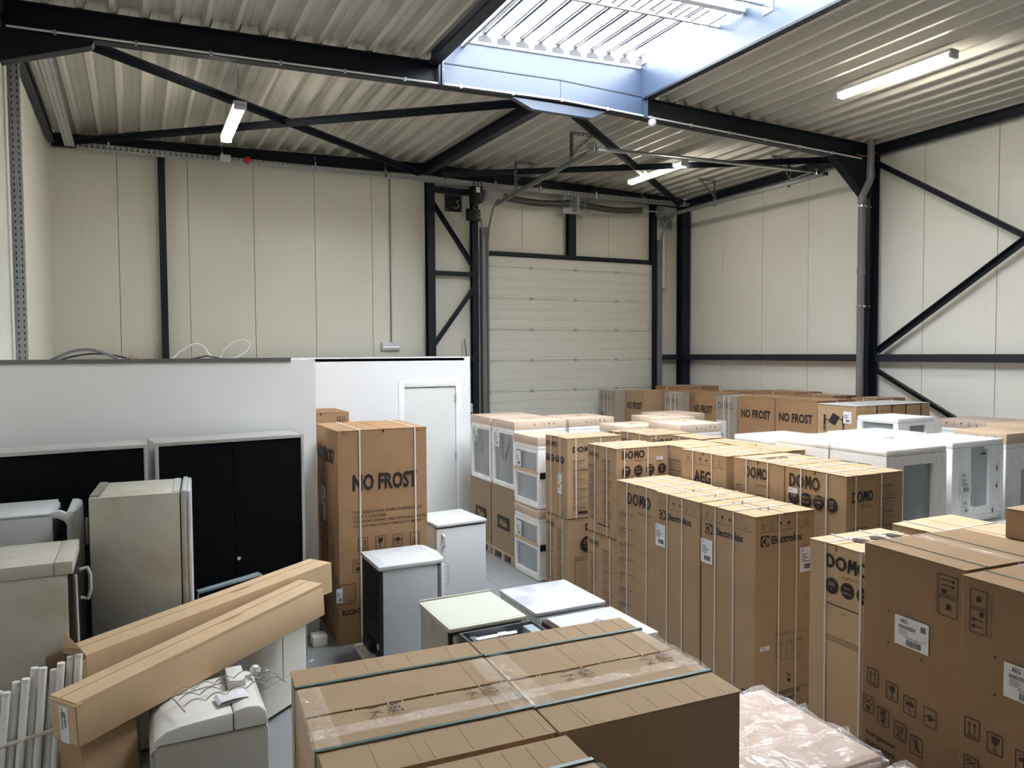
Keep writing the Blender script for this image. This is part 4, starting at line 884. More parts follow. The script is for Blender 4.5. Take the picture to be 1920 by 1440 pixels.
# U
lo, hi = badge_stack('U', 4.35, 5.0, 6.40, 6.95, 1.864, ('lower carton with small print, partly behind the blue-white marbled worktop', 'upper carton whose wide side shows a logo above four round badges'))
domo_side(hi, 8); domo_front(hi, s0=.07, t0=.03, lh=.08, dt=.235, dr=.053, gap=.15); sticker(hi, '-y', .5, .11, .08, .035, None, False)
f = face(hi, '-x'); f.rect(.2, .82, .42, .835); prt(hi, f)
domo_side(lo, 11)
# T
b = carton('tall carton with one large logo left of the paired crossed-lid cartons', 4.28, 4.92, 5.6, 6.3, 0, 1.57, KRAFT, seam='x', strx=(.27, .72), stry=(.35, .7))
f = face(b, '-x'); f.domo(.2, .09, .115, .37); f.text('A party at home!', .36, .25, .03, .24, shear=.4)
for i in range(8): f.rect(.08, .3+i*.15, .3, .305+i*.15); f.lorem(.05, .32+i*.15, .16, 6, .016, seed=i)
for i in range(8): f.rect(.3, .33+i*.15, .58, .332+i*.15)
prt(b, f)
# ELX pair
for i, (y0, y1) in enumerate(((4.33, 4.95), (4.97, 5.57))):
    b = carton(['tall strapped carton with a square emblem on both visible sides', 'tall strapped carton with a square emblem, between its twin and the large-logo carton'][i], 4.22, 4.85, y0, y1, 0, 1.58, KRAFT, seam='y', strx=(.38, .72), stry=(.38, .68), sw=.012)
    elx_face(b, '-x')
    if i == 0: elx_face(b, '-y'); sticker(b, '-y', .05, 1.02, .1, .035, None, False)
    f = face(b, 'top')
    for yy in (.17, .46): f.icon('cross', .28, yy-.05, .06, False)
    f.mb = MB(); 
    for yy in (.17, .46): f.line((.22, yy-.05), (.34, yy+.05), .008); f.line((.34, yy-.05), (.24, yy+.05), .008)
    f.off = .006; prt(b, f)
# BB, CC, DD
def lowcart(x0, x1, y0, y1, l): return carton(l, x0, x1, y0, y1, 0, .925, KRAFT)
lo, hi = badge_stack('BB', 4.95, 5.63, 5.46, 6.12, 1.86, ('carton under the handling-symbol carton, wholly in shadow', 'upper carton with a row of handling symbols above three large letters'))
f = face(hi, '-x'); icons(f, .09, .045, .05, ['up', 'fridge', 'glass', 'umb', 'hook', 'fridge'], .09, line=True); f.text('AEG', .2, .175, .13, .25, .035); prt(hi, f); sticker(hi, '-x', .0, .30, .13, .12, 'AEG')
b = carton('plain side of a carton squeezed behind the handling-symbol carton', 5.03, 5.6, 6.15, 6.72, .0, 1.86, KRAFT, seam='x', strx=(.5,)); domo_side(b, 21)
lo, hi = badge_stack('CC', 4.98, 5.64, 4.78, 5.40, 1.862, ('carton under the logo-on-lid carton, hidden behind the crossed lids', 'upper carton with a logo on its lid and tiny text, no badges'))
f = face(hi, '-x'); f.domo(.16, .06, .1, .27); f.text('A party at home!', .28, .2, .03, .18, shear=.4); f.lorem(.04, .24, .16, 26, .0155, seed=31); f.lorem(.3, .3, .2, 24, .0155, seed=33); prt(hi, f)
f = face(hi, 'top'); f.text('OWOU', .1, .2, .1, .3, .04, m=2); prt(hi, f)
lo, hi = badge_stack('DD', 4.96, 5.62, 4.12, 4.75, 1.864, ('lower carton with the coloured energy label, below the corner badge carton', 'upper corner carton with four badges next to the ivory foam-packed unit'))
f = face(hi, '-x'); f.domo(.05, .05, .11, .32); f.text('A party at home!', .24, .19, .03, .2, shear=.4); disks(f, .1, .25, .058, .13, D108); prt(hi, f); sticker(hi, '-x', .04, .17, .1, .045, None, False)
f = face(hi, '-y'); f.domo(.06, .13, .085, .24); f.text('A party at home!', .16, .24, .025, .13, shear=.4); f.lorem(.06, .42, .24, 28, .0155, seed=41); f.lorem(.38, .1, .22, 48, .0155, seed=43); prt(hi, f)
sticker(hi, '-x', .42, .68, .13, .24, energy=True); domo_side(lo, 44, cols=False)
# AA
lo, hi = badge_stack('AA', 5.40, 6.03, 7.26, 7.86, 1.862, ('lower carton of the second badge stack, hidden in the middle rows', 'upper carton of the middle stack, its logo cut off by the carton in front'))
domo_side(hi, 51); domo_front(hi, s0=.07, t0=.05, lh=.085, items=None)
b = carton('carton top behind the four-badge carton at the middle aisle', 5.42, 6.02, 7.9, 8.15, 0, 1.84, KRAFT, strx=(.5,))
b = carton('strapped carton top between the middle badge stack and the symbol carton', 5.68, 6.02, 6.68, 7.2, 0, 1.86, KRAFT, strx=(.3, .7))
b = carton('crossed-lid carton behind the symbol carton, beside the foam-packed group', 5.66, 5.98, 5.46, 6.6, 0, 1.86, KRAFT, strx=(.25, .8)); f = face(b, 'top'); f.line((.1, .6), (.18, .68), .01); f.line((.18, .6), (.1, .68), .01); prt(b, f)
# ---------------- right foreground
b = carton('tall carton with large badges, its right half behind the biggest carton', 3.63, 4.23, 2.875, 3.275, 0, 1.715, KRAFT2, rz=-2, seam='x', strx=(.68, .05), stry=(.3, .7), sw=.014)
f = face(b, '-x'); f.domo(.13, .06, .08, .30); f.text('A party at home!', .25, .16, .026, .15, shear=.4); disks(f, .175, .245, .047, .112, [['206', 'L'], ['TEMP', 'CONTROL'], ['LED', 'LIGHT']])
f.rect(.13, .35, .39, .355); f.text('DOMO', .24, .385, .009); f.rect(.13, .54, .39, .543); f.rect(.13, .553, .39, .556); f.rect(.13, .566, .39, .569); f.rect(.13, 1.07, .39, 1.074); f.rect(.13, 1.085, .39, 1.088); f.rect(.13, .35, .133, 1.08); prt(b, f)
f = face(b, 'top'); [f.disk(.2+i*.14, .2, .045) for i in range(3)]; prt(b, f)
AEGK = mat('deep_kraft_cardboard', (.32, .205, .115), .82, var=.06, vscale=4, bump=.08, bscale=80, spec=.25)
def aeg_big(b, off=0, sym=True, mir=False):
    w, d, h = b.dims; f = face(b, '-x')
    if not mir:
        f.icon('hook', .47, .045, .001, False); f.frame(.46, .05, .56, .15, .004); f.frame(.46, .16, .56, .25, .004)
        for yy in (.075, .10): f.line((.475, yy), (.54, yy), .005); f.poly([(.53, yy-.01), (.55, yy), (.53, yy+.01)])
        f.rect(.475, .12, .5, .142); f.frame(.515, .12, .54, .142, .002); f.rect(.5, .19, .525, .22); f.text('Transportation only', .455, .05, .013, .2, rot=PI/2)
    else:
        f.frame(.045, .05, .125, .13, .004); f.frame(.045, .14, .125, .25, .004); f.rect(.075, .08, .095, .105)
        for yy in (.19, .22): f.line((.06, yy), (.11, yy), .005); f.poly([(.07, yy-.01), (.05, yy), (.07, yy+.01)])
        f.rect(.09, .15, .11, .17); f.text('Transportation only', .155, .05, .013, .2, rot=PI/2)
    if sym:
        for s_, t_, k in ((.035, .68, 'up'), (.15, .71, 'glass'), (.25, .74, 'umb'), (.36, .77, 'clamp'), (.01, .84, 'cross'), (.10, .87, 'stack'), (.20, .90, 'notip'), (.29, .93, 'man')): f.icon(k, s_*1.08, t_-(.02 if s_ > .3 else 0), .07, wd=.0045)
        for i, tx in enumerate(('Refrigerator', 'Kühlschrank', 'Frigorifero')): f.text(tx, .035, 1.03+i*.05, .033, .19, .015)
    else:
        for s_, t_, k in ((.03, .66, 'up'), (.14, .68, 'glass'), (.27, .7, 'umb'), (.03, .84, 'cross')): f.icon(k, s_, t_, .07, wd=.0045)
    for a, c in ((.17, .33), (.37, .35), (.17, .5), (.37, .52)): f.disk(a, c, .006)
    prt(b, f)
    g = face(b, '-x', .0042); s0, t0, W_, H_ = .21, .33, .2, .155
    g.rect(s0, t0, s0+W_, t0+H_, 0); g.text('AEG', s0+.035, t0+.012, .022, .04, .02, m=1, lay=1); g.text('RKB333E2DX', s0+.025, t0+.045, .018, .1, .02, m=1, lay=1)
    for k in range(4): g.rect(s0+.025, t0+.07+k*.008, s0+.07+.01*(k % 2), t0+.072+k*.008, 1, 1)
    r = random.Random(3); x = s0+.07
    while x < s0+.155: q = r.choice((.001, .002, .003)); g.rect(x, t0+.115, x+q, t0+.145, 1, 1); x += q+.002
    g.text('923421300-02', s0+.065, t0+.1, .011, .1, m=1, lay=1); x = s0+.155
    while x < s0+.185: g.rect(x, t0+.02, x+.0015, t0+.05, 1, 1); x += .003
    g.text('CE', s0+.17, t0+.09, .01, m=1, lay=1)
    g.build('sticker', [STICK, INK], b.root)
b = carton('biggest front carton at right with a product sheet and two rows of handling symbols', 3.538, 4.318, 2.2135, 2.8135, 0, 1.8, AEGK, rz=-4, seam='y', stry=(.18, .62), sm=STRG, sw=.006, tape=FILMT); aeg_big(b)
b = carton('nearest right-hand carton, cut by the picture edge, with the same product sheet', 3.418, 4.188, 1.584, 2.184, 0, 1.8, AEGK, rz=-4, seam='y', stry=(.2, .65), sm=STRG, sw=.006, tape=FILMT); aeg_big(b, sym=False, mir=True)
carton('carton lid with a strap behind the biggest front carton', 4.40, 5.0, 2.70, 3.3, 0, 1.72, KRAFT2, strx=(.5,), stry=(.2,))
carton('small carton resting on the carton at the right edge', 4.34, 4.95, 1.95, 2.55, 1.8, 1.965, KRAFT, seam='x')
carton('carton carrying the small one at the right edge', 4.34, 4.95, 1.95, 2.55, 0, 1.795, KRAFT, seam='x')
# film-wrapped low units bottom right
def wraplow(label, x0, x1, y0, y1, h, rz=0):
    b = Box(); b.dims = (x1-x0, y1-y0, h); w, d = x1-x0, y1-y0
    r = b.root = empty('wrapped_box', ((x0+x1)/2, (y0+y1)/2, 0), math.radians(rz), label, 'box')
    MB().box((-w/2, -d/2, 0), (w/2, d/2, h)).build('carton_body', KRAFTP, r, .02)
    n = 26; mb = MB(); rnd = random.Random(5); vs = []   # wrinkled film sheet
    for i in range(n+1):
        for j in range(n+1):
            u, v = i/n-.5, j/n-.5
            z = h+.012+.010*abs(math.sin(9*u+7*v+2*math.sin(5*v)))+.006*math.sin(23*u-17*v)+.004*rnd.random()
            ed = max(abs(u), abs(v)); 
            if ed > .49: z = h-.03
            vs.append((u*(w+.05), v*(d+.05), z))
    mb.add(vs, [(i*(n+1)+j, (i+1)*(n+1)+j, (i+1)*(n+1)+j+1, i*(n+1)+j+1) for i in range(n) for j in range(n)])
    k = len(mb.v); mb.box((-w/2-.02, -d/2-.02, .02), (w/2+.02, d/2+.02, h-.02))
    mb.build('stretch_film', FILMH, r, smooth=True)
    for q in range(2):
        m2 = MB(); y = -d*.12+q*.06; pts = [(-w/2+w*i/12, y+.02*math.sin(i*1.3)+(.12*i/12 if q else -.1*i/12), h+.03+.008*math.sin(i*2.1)) for i in range(13)]
        m2.tube(pts, .016, 6, rr=[.006+.012*abs(math.sin(i*.9)) for i in range(13)]); m2.build('film_fold', FILMT, r, smooth=True)
    f = Decal((-w/2, d/2, h), (1, 0, 0), (0, -1, 0), .004); f.line((w*.55, .10), (w*.6, .10), .004); f.line((w*.55, .10), (w*.575, .14), .004); f.line((w*.6, .10), (w*.575, .14), .004); prt(b, f)
    return b
wraplow('low film-wrapped pinkish carton between the front cartons and the biggest one', 2.42, 3.2, 2.43, 3.24, .9, -2)
wraplow('second low film-wrapped carton at the bottom edge', 2.46, 3.2, 1.58, 2.33, .9, -2)
# ---------------- foreground three cartons with green straps
def bigfront(label, x0, x1, y0, y1, marks=True, creases=True, seed=1, side=False):
    h = 1.9
    b = carton(label, x0, x1, y0, y1, 0, h, KRAFT2, rz=-3, seam='x', strx=(.22, .8), sm=STRG, sw=.012, sag=.003, gap=.006)
    w, d, _ = b.dims; r = random.Random(seed)
    MB().box((-w/2-.005, -.125, h+.002), (w/2+.005, -.08, h+.0045)).build('tape', FILMT, b.root)
    f = face(b, 'top', .0045)
    if marks:
        for s_ in (w*.32, w*.80): f.text('3 K', s_, d*.5+.016, .028, .055, .0, rot=1.45, m=0); f.text('487', s_+.055, d*.5+.014, .03, .06, .0, rot=1.45, m=0)
    prt(b, f)
    if creases:
        mb = MB()
        for k in range(7):
            x = -w/2+w*(k+.2+.9*r.random())/7.2; mb.bar((x, -d/2+.01, h+.0004), (x+.01*r.random(), d/2-.01, h+.0004), .004, .0016)
        mb.build('crease_ridge', KRAFT2, b.root)
    for sx in (-1, 1):      # crumpled clear tape over the short ends
        n = 14; vs = []
        for i in range(n+1):
            for j, (ox, oz) in enumerate(((-.06, .009), (-.02, .012), (.008, .004), (.009, -.04), (.007, -.10))):
                yy = -d*.30+d*.55*i/n
                vs.append((sx*(w/2+ox+.004*r.random()), yy, h+oz+.006*r.random()*(j < 3)))
        MB().add(vs, [(i*5+j, (i+1)*5+j, (i+1)*5+j+1, i*5+j+1) for i in range(n) for j in range(4)]).build('crumpled_tape', FILMT, b.root)
    if side:
        f = face(b, '-y', .004); f.frame(.10, .30, .21, .46, .006); f.text('only', .235, .28, .02, .06, rot=PI/2); f.rect(.13, .35, .17, .41); prt(b, f)
    return b
bigfront('large front carton with green-grey straps, right of the centre gap', .945, 1.515, 1.60, 2.245, seed=2, side=True)
bigfront('large front carton with green-grey straps, left of the centre gap', .375, .94, 1.635, 2.28, seed=3)
bigfront('front carton nearest the camera, only its lid corner in view', .355, .92, .97, 1.61, seed=4, marks=False)
# ================================================================ USED APPLIANCES, CABINETS AND LOOSE PIECES
def app(name, label, x0, x1, y0, y1, z0=0, rz=0, cat='fridge', group=None):
    t = empty(name, ((x0+x1)/2, (y0+y1)/2, z0), math.radians(rz), label, cat, group); return t, (x1-x0)/2, (y1-y0)/2
# very tall cream fridge, door towards +x
t, a, b_ = app('refrigerator', 'tall aged cream fridge standing before the black cabinets, vent comb on top', -.29, .36, 5.93, 6.6, 0, -4)
MB().box((-a, -b_, .03), (a-.075, b_, 1.86)).build('cabinet_body', CREAM, t, .006)
MB().box((a-.068, -b_, .06), (a-.03, b_, 1.86)).build('door', CREAM, t, .008)
MB().box((a-.03, -b_+.004, .06), (a, b_-.004, 1.865)).build('door_front', WHITE, t, .02)
MB().box((a-.06, -b_-.002, 1.80), (a-.028, b_, 1.872)).build('hinge_cover', WHITE, t, .004)
mb = MB()
for k in range(14): mb.box((-a+.005, -b_+.04+k*.043, 1.86), (-a+.06, -b_+.055+k*.043, 1.875))
MB().box((-a+.006, -b_+.035, 1.858), (-a+.062, b_-.035, 1.8625)).build('vent_gap_shade', BLACK, t)  # black plate painted in for the dark between the comb teeth
g = mb.build('vent_comb', CREAM, t); g['kind'] = 'stuff'
MB().box((a-.12, -b_+.02, 1.86), (a-.08, b_-.02, 1.866)).build('trim_strip', WHITE, t)
for sx in (-a+.06, a-.12):
    for sy in (-b_+.06, b_-.06): MB().tube([(sx, sy, 0), (sx, sy, .04)], .02, 10).build('foot', BLACK, t)
# rear-left white fridge with rounded open door
t, a, b_ = app('refrigerator', 'white fridge behind the cream one at the left edge, its rounded door ajar', -1.05, -.52, 6.13, 6.71)
MB().box((-a, -b_, .03), (a-.02, b_, 1.73)).build('cabinet_body', SIDEG, t, .01)
MB().box((-a, -b_, 1.73), (a-.03, b_, 1.75)).build('top_panel', WHITE, t, .008)
MB().box((a-.02, -b_, .03), (a-.01, b_, 1.70)).build('door_seal', BLACK, t)
prof = [(-b_, .03), (-b_, .10)]; prof = [(.06, -b_), (.10, -b_+.02), (.13, -b_+.08), (.15, 0), (.13, b_-.08), (.10, b_-.02), (.06, b_)]
MB().prism(prof, lambda x, y: (a+x, y, .05), lambda x, y: (a+x, y, 1.745)).build('door', WHITE, t, .008)
MB().prism([(-.04, 1.75), (.02, 1.76), (.06, 1.74), (.09, 1.66), (.10, 1.60), (.08, 1.6), (.05, 1.68), (.0, 1.71), (-.04, 1.71)], lambda x, z: (a+x, -b_, z), lambda x, z: (a+x, -b_+.05, z)).build('hinge_arm', WHITE, t, .006)
MB().bar((a+.17, -.05, 1.45), (a+.17, -.05, 1.65), .02, .03).build('door_handle', WHITE, t, .006)
# front-left cream fridge with black side and white handle
t, a, b_ = app('refrigerator', 'cream fridge at the left edge with a black front and a curved white handle', -1.0, -.37, 5.28, 5.89)
MB().box((-a, -b_, .03), (a-.03, b_, 1.52)).build('cabinet_body', CREAM, t, .008)
MB().box((-a, -b_-.004, 1.52), (a-.10, b_, 1.6)).build('top_panel', CREAM, t, .006)
MB().box((a-.098, -b_-.004, 1.52), (a, b_, 1.6)).build('door_top', CREAM, t, .006)
MB().box((a-.028, -b_+.01, .05), (a-.002, b_, 1.52)).build('door', BLACK, t, .004)
MB().tube([(a, b_-.05, 1.40), (a+.045, b_-.05, 1.41), (a+.06, b_-.05, 1.36), (a+.06, b_-.05, 1.26), (a+.045, b_-.05, 1.20), (a, b_-.05, 1.21)], .014, 10).build('door_handle', WHITE, t, smooth=True)
MB().tube([(a+.01, -b_+.04, 1.5), (a+.014, -b_+.05, 1.1), (a+.02, -b_+.12, .7), (a+.012, -b_+.1, .3)], .008, 6).build('cord', CABLEW, t, smooth=True)
# white fridge right of the very tall carton, door towards the camera
t, a, b_ = app('refrigerator', 'small white fridge behind the very tall carton, its front door slightly ajar', 2.97, 3.60, 7.98, 8.65, 0, 4)
MB().box((-a, -b_+.06, .03), (a, b_, .87)).build('cabinet_body', SIDEG, t, .006)
MB().box((-a-.004, -b_-.01, .88), (a+.004, b_, .915)).build('worktop', WHITE, t, .008)
t2 = MB().box((-a, -.045, -.0), (a, 0, .80)).build('door', WHITE, t, .012); t2.location = (0, -b_+.05, .06)
MB().tube([(-a+.07, -.045, .74), (-a+.075, -.085, .72), (-a+.085, -.09, .62), (-a+.07, -.045, .58)], .013, 10).build('door_handle', WHITE, t2, smooth=True)
MB().box((-a+.01, -b_+.052, .06), (a-.01, -b_+.06, .86)).build('door_seal', BLACK, t)
# white fridge with black back towards the left
t, a, b_ = app('refrigerator', 'white fridge turned sideways with its black back visible, on a foam pad', 1.90, 2.50, 6.50, 7.10, .06)
MB().box((-a+.03, -b_, .02), (a-.05, b_-.01, .85)).build('cabinet_body', mat('cool_grey_side', (.50, .53, .56), .35), t, .006)
MB().box((-a+.0, -b_+.01, .04), (-a+.028, b_-.02, .84)).build('back_panel', BLACKM, t)
mb = MB()
for k in range(14): mb.tube([(-a-.008, -b_+.06, .35+k*.032), (-a-.008, b_-.06, .35+k*.032)], .004, 6)
g = mb.build('condenser_coil', BLACK, t); g['kind'] = 'stuff'
MB().tube([(-a-.0, -.1, .1), (-a-.0, .1, .1)], .06, 14).build('compressor', BLACK, t, smooth=True)
MB().box((-a-.003, -b_+.05, .12), (-a-.001, -b_+.10, .17)).build('rating_plate', STICK, t)
MB().box((-a-.01, -b_-.01, .852), (a-.03, b_, .89)).prism([(a-.03, -b_-.01), (a+.02, -b_+.03), (a+.055, 0), (a+.02, b_-.04), (a-.03, b_)], lambda x, y: (x, y, .852), lambda x, y: (x, y, .89)).build('worktop', WHITE, t, .006)
for k in range(3): MB().box((-a+.01+k*.022, -b_+.05, .8885), (-a+.02+k*.022, b_-.05, .8915)).build('vent_slot', SIDEG, t)
MB().box((a-.045, -b_+.0, .03), (a-.02, b_-.01, .83)).build('door_seal', CABLEG, t)
MB().prism([(a-.018, -b_), (a+.02, -b_+.02), (a+.045, 0), (a+.02, b_-.03), (a-.018, b_-.01)], lambda x, y: (x, y, .03), lambda x, y: (x, y, .845)).build('door', WHITE, t, .008)
MB().bar((a+.07, -b_+.05, .62), (a+.07, -b_+.05, .84), .012, .02).bar((a+.02, -b_+.05, .65), (a+.07, -b_+.05, .65), .012, .012).bar((a+.02, -b_+.05, .81), (a+.07, -b_+.05, .81), .012, .012).build('door_handle', WHITE, t)
thing('foam_pad', MB().box((1.82, 6.46, 0), (2.5, 7.14, .055)), EPSC, 'dirty foam base pad under the sideways white fridge', 'foam', bevel=.015)
thing('power_cord', MB().tube([(1.84, 6.44, .07), (1.80, 6.36, .012), (1.9, 6.3, .012), (2.0, 6.38, .012), (1.92, 6.42, .02), (1.86, 6.33, .012), (1.95, 6.27, .012)], .009, 6), CABLEG, 'grey power cord curled on the floor behind the sideways fridge', 'cable', smooth=True)
# cream-lidded fridge
t, a, b_ = app('refrigerator', 'small fridge with a cream ribbed lid, left of the marbled washing machine', 1.98, 2.61, 5.03, 5.70)
MB().box((-a+.01, -b_+.08, .03), (a-.01, b_-.02, .82)).build('cabinet_body', CREAM, t, .006)
MB().box((-a, -b_, .825), (a, b_, .86)).build('worktop', mat('cream_enamel_rim', (.66, .64, .52), .4), t, .01)
MB().box((-a+.02, -b_+.02, .858), (a-.02, b_-.02, .862)).build('worktop_inlay', CREAML, t)
MB().box((-a, b_-.015, .86), (a, b_, .875)).build('back_edge', CREAM, t, .003)
MB().box((-a+.05, -b_+.02, .1), (a-.01, -b_+.075, .79)).build('door', CREAM, t, .01)
MB().box((-a+.02, -b_+.06, .08), (a-.02, -b_+.08, .81)).build('door_seal', BLACK, t)
MB().box((-a+.08, -b_-.02, .68), (-a+.14, -b_+.02, .77)).build('door_handle', CREAM, t, .015)
# marbled washing machine
t, a, b_ = app('washing_machine', 'white washing machine with a blue-white marbled top', 2.69, 3.33, 5.04, 5.70, cat='washing machine')
MB().box((-a+.01, -b_+.02, .02), (a-.01, b_-.01, .82)).build('cabinet_body', SIDEG, t, .008)
MB().box((-a, -b_, .825), (a, b_, .86)).build('worktop', MARBLE, t, .012)
MB().box((-a+.01, -b_+.0, .70), (a-.01, -b_+.02, .82)).build('control_panel', SIDEG, t, .004)
MB().box((-a+.03, -b_-.004, .72), (-a+.2, -b_+.0, .81)).build('detergent_drawer', WHITE, t, .003)
MB().box((a-.42, -b_-.003, .73), (a-.04, -b_, .80)).build('display', mat('grey_display', (.25, .27, .28), .3), t)
for k in range(4): MB().disc((a-.36+k*.06, -b_-.003, .765), (0, -1, 0), .014, .01, 12).build('knob', CHROME if k % 2 else WHITE, t)
MB().tube([(0, -b_+.02, .42), (0, -b_-.02, .42)], .19, 28).build('porthole', CHROME, t)
# open-topped machine
t, a, b_ = app('washing_machine', 'open-topped machine without lid, dark frame and shiny tube inside', 2.03, 2.63, 4.36, 4.98, cat='washing machine')
mb = MB(); mb.box((-a, -b_, .02), (-a+.02, b_, .84)).box((a-.02, -b_, .02), (a, b_, .84)).box((-a+.02, -b_, .02), (a-.02, -b_+.02, .84)).box((-a+.02, b_-.02, .02), (a-.02, b_, .84))
mb.build('cabinet_body', mat('dark_grey_frame', (.07, .075, .085), .4), t, .003)
MB().box((-a+.02, -b_+.02, .70), (a-.02, b_-.02, .72)).build('inner_tray', mat('dark_inner_tray', (.05, .055, .065), .35), t)
MB().tube([(-a+.08, b_-.12, .80), (a-.2, b_-.12, .80)], .035, 14).tube([(-a+.25, b_-.12, .80), (a-.28, b_-.12, .80)], .042, 14).box((-a+.05, b_-.16, .77), (-a+.09, b_-.08, .83)).build('spring_tube', CHROME, t, smooth=True)
MB().box((a-.11, -b_+.05, .73), (a-.03, b_-.05, .83)).build('side_rail', mat('pale_blue_rail', (.45, .52, .56), .4, .3), t, .004)
MB().box((a-.15, -b_+.1, .73), (a-.125, b_-.1, .80)).build('side_rail', CHROME, t, .003)
# white-topped machine with brown side
t, a, b_ = app('washing_machine', 'white-topped machine with a dark brown side strip in front of the marbled one', 2.67, 3.30, 4.32, 4.93, cat='washing machine')
MB().box((-a+.01, -b_+.01, .02), (a-.01, b_-.01, .82)).build('cabinet_body', SIDEG, t, .008)
MB().box((-a+.05, -b_, .825), (a, b_, .855)).build('worktop', WHITE, t, .008)
MB().box((-a, -b_+.02, .80), (-a+.05, b_-.02, .845)).build('side_strip', mat('dark_brown_laminate', (.04, .02, .015), .4), t)
MB().tube([(-.02, .05, .86), (-.0, .0, .9), (.02, -.05, .88), (.08, -.12, .862), (.16, -.16, .862)], .006, 6).build('cord', CABLEW, t, smooth=True)
MB().box((.08, .05, .856), (.14, .09, .862)).build('plastic_scrap', mat('pale_green_scrap', (.6, .7, .66), .4), t)
# cabinets
SLAT = mat('black_tambour_slats', (.0015, .0025, .004), .6, spec=.12, stripes=(0, .03, .3))
for i, (cx, cy, w, ww) in enumerate(((.735, 7.345, 1.27, .46), (-.5, 7.20, 1.10, .46))):
    t = empty('tambour_cabinet', (cx, cy, 0), math.radians(6.5), ['grey cabinet with closed black shutters and a small round lock', 'grey-framed black shutter cabinet against the left wall'][i], 'cabinet')
    a, b_ = w/2, ww/2
    MB().box((-a, -b_, 0), (-a+.028, b_, 2.1)).build('side_panel', ALU, t, .002); MB().box((a-.028, -b_, 0), (a, b_, 2.1)).build('side_panel', ALU, t, .002)
    MB().box((-a+.028, -b_, 2.07), (a-.028, b_, 2.1)).build('top_panel', ALU, t, .002); MB().box((-a+.028, -b_, 0), (a-.028, b_, .06)).build('plinth', ALU, t)
    MB().box((-a+.028, b_-.02, .06), (a-.028, b_-.001, 2.07)).build('back_panel', ALU, t)
    for sx in (-1, 1): MB().box((min(sx*.003, sx*(a-.03)), -b_+.01, .062), (max(sx*.003, sx*(a-.03)), -b_+.022, 2.068)).build('shutter', SLAT, t)
    MB().disc((.03 if i == 0 else .0, -b_+.01, 1.02), (0, -1, 0), .016, .012, 14).build('lock', CHROME, t)
# top loader with wire rack
t, a, b_ = app('washing_machine', 'white top-loading washing machine under the end of the long cartons', .02, .66, 4.60, 5.16, cat='washing machine')
QW = mat('old_white_enamel', (.74, .73, .68), .35, var=.04)
QS = mat('dull_grey_side_panel', (.44, .43, .38), .4, var=.06, vscale=2)
MB().box((-a+.02, -b_, .03), (a, b_, .655)).build('cabinet_body', QS, t, .02, True)
MB().box((-a, -b_+.01, .03), (-a+.03, b_-.01, .60)).build('front_panel', QS, t, .01)
prof = [(-a, .62), (-a+.02, .69), (-a+.08, .735), (-a+.16, .752), (a-.2, .772), (a-.2, .66), (-a+.05, .66)]
MB().prism(prof, lambda x, z: (x, -b_-.003, z), lambda x, z: (x, b_-.002, z)).build('lid', QW, t, .010)
prof = [(a-.195, .66), (a-.195, .775), (a-.12, .79), (a-.05, .78), (a-.015, .74), (a, .66)]
MB().prism(prof, lambda x, z: (x, -b_-.003, z), lambda x, z: (x, b_-.002, z)).build('control_panel', QW, t, .012)
dcl = Decal((a-.18, b_-.1, .787), (1, 0, 0), (0, -1, 0), .001); dcl.lorem(.01, .12, .1, 8, .02, seed=9); dcl.build('printed_marks', [INKG, INK, INKG], t)
MB().box((a-.19, .02, .785), (a-.09, b_-.02, .83)).build('detergent_door', QW, t, .008)
t = empty('wire_rack', (.42, 4.86, .79), math.radians(14), 'wavy chrome wire bottle rack lying on the top loader', 'rack')
for j in range(3):
    pts = [(-.26+.60*k/60, -.14+j*.10, .02+.028*abs(math.sin(PI*k/60*5))+.02) for k in range(61)]
    pts = [(x, y, z+(.0 if x < .26 else -(x-.26)*.3)) for x, y, z in pts]
    MB().tube(pts, .0035, 6).build('wavy_wire', CHROME, t, smooth=True)
for x in (-.26, .34): MB().tube([(x, -.16, .02), (x, .09, .02)], .0045, 6).build('cross_wire', CHROME, t, smooth=True)
MB().tube([(-.28, .075, .025), (.34, .075, .025)], .004, 6).build('cross_wire', CHROME, t, smooth=True)
t = empty('folded_paper', (.47, 4.77, .785), math.radians(8), 'folded white paper leaflet on the top loader under the wire rack', 'paper')
n = 10; vs = []
for i in range(n+1):
    u = i/n; z = .001 if i == 0 else .012+.008*math.sin(PI*u)
    for y in (-.07, .06): vs.append((-.09+.18*u, y, z))
for i in range(n+1):
    u = i/n
    for y in (-.07, .06): vs.append((-.09+.18*u, y, .0))
MB().add(vs, [(2*i, 2*i+1, 2*i+3, 2*i+2) for i in range(n)]+[(2*(n+1)+2*i, 2*(n+1)+2*i+2, 2*(n+1)+2*i+3, 2*(n+1)+2*i+1) for i in range(n)]).build('sheet', PAPER, t)
f = Decal((-.05, .04, .018), (1, 0, 0), (0, -1, 0), .004); f.frame(0, 0, .08, .05, .002); f.build('printed_marks', mat('light_grey_print', (.5, .5, .52), .7), t)
thing('paper_ball', MB().tube([(.63, 5.02, .80), (.64, 5.03, .82), (.65, 5.03, .84), (.655, 5.035, .85)], .03, 9, rr=[.02, .035, .03, .01]), PAPER, 'crumpled paper beside the wire rack on the top loader', 'paper')
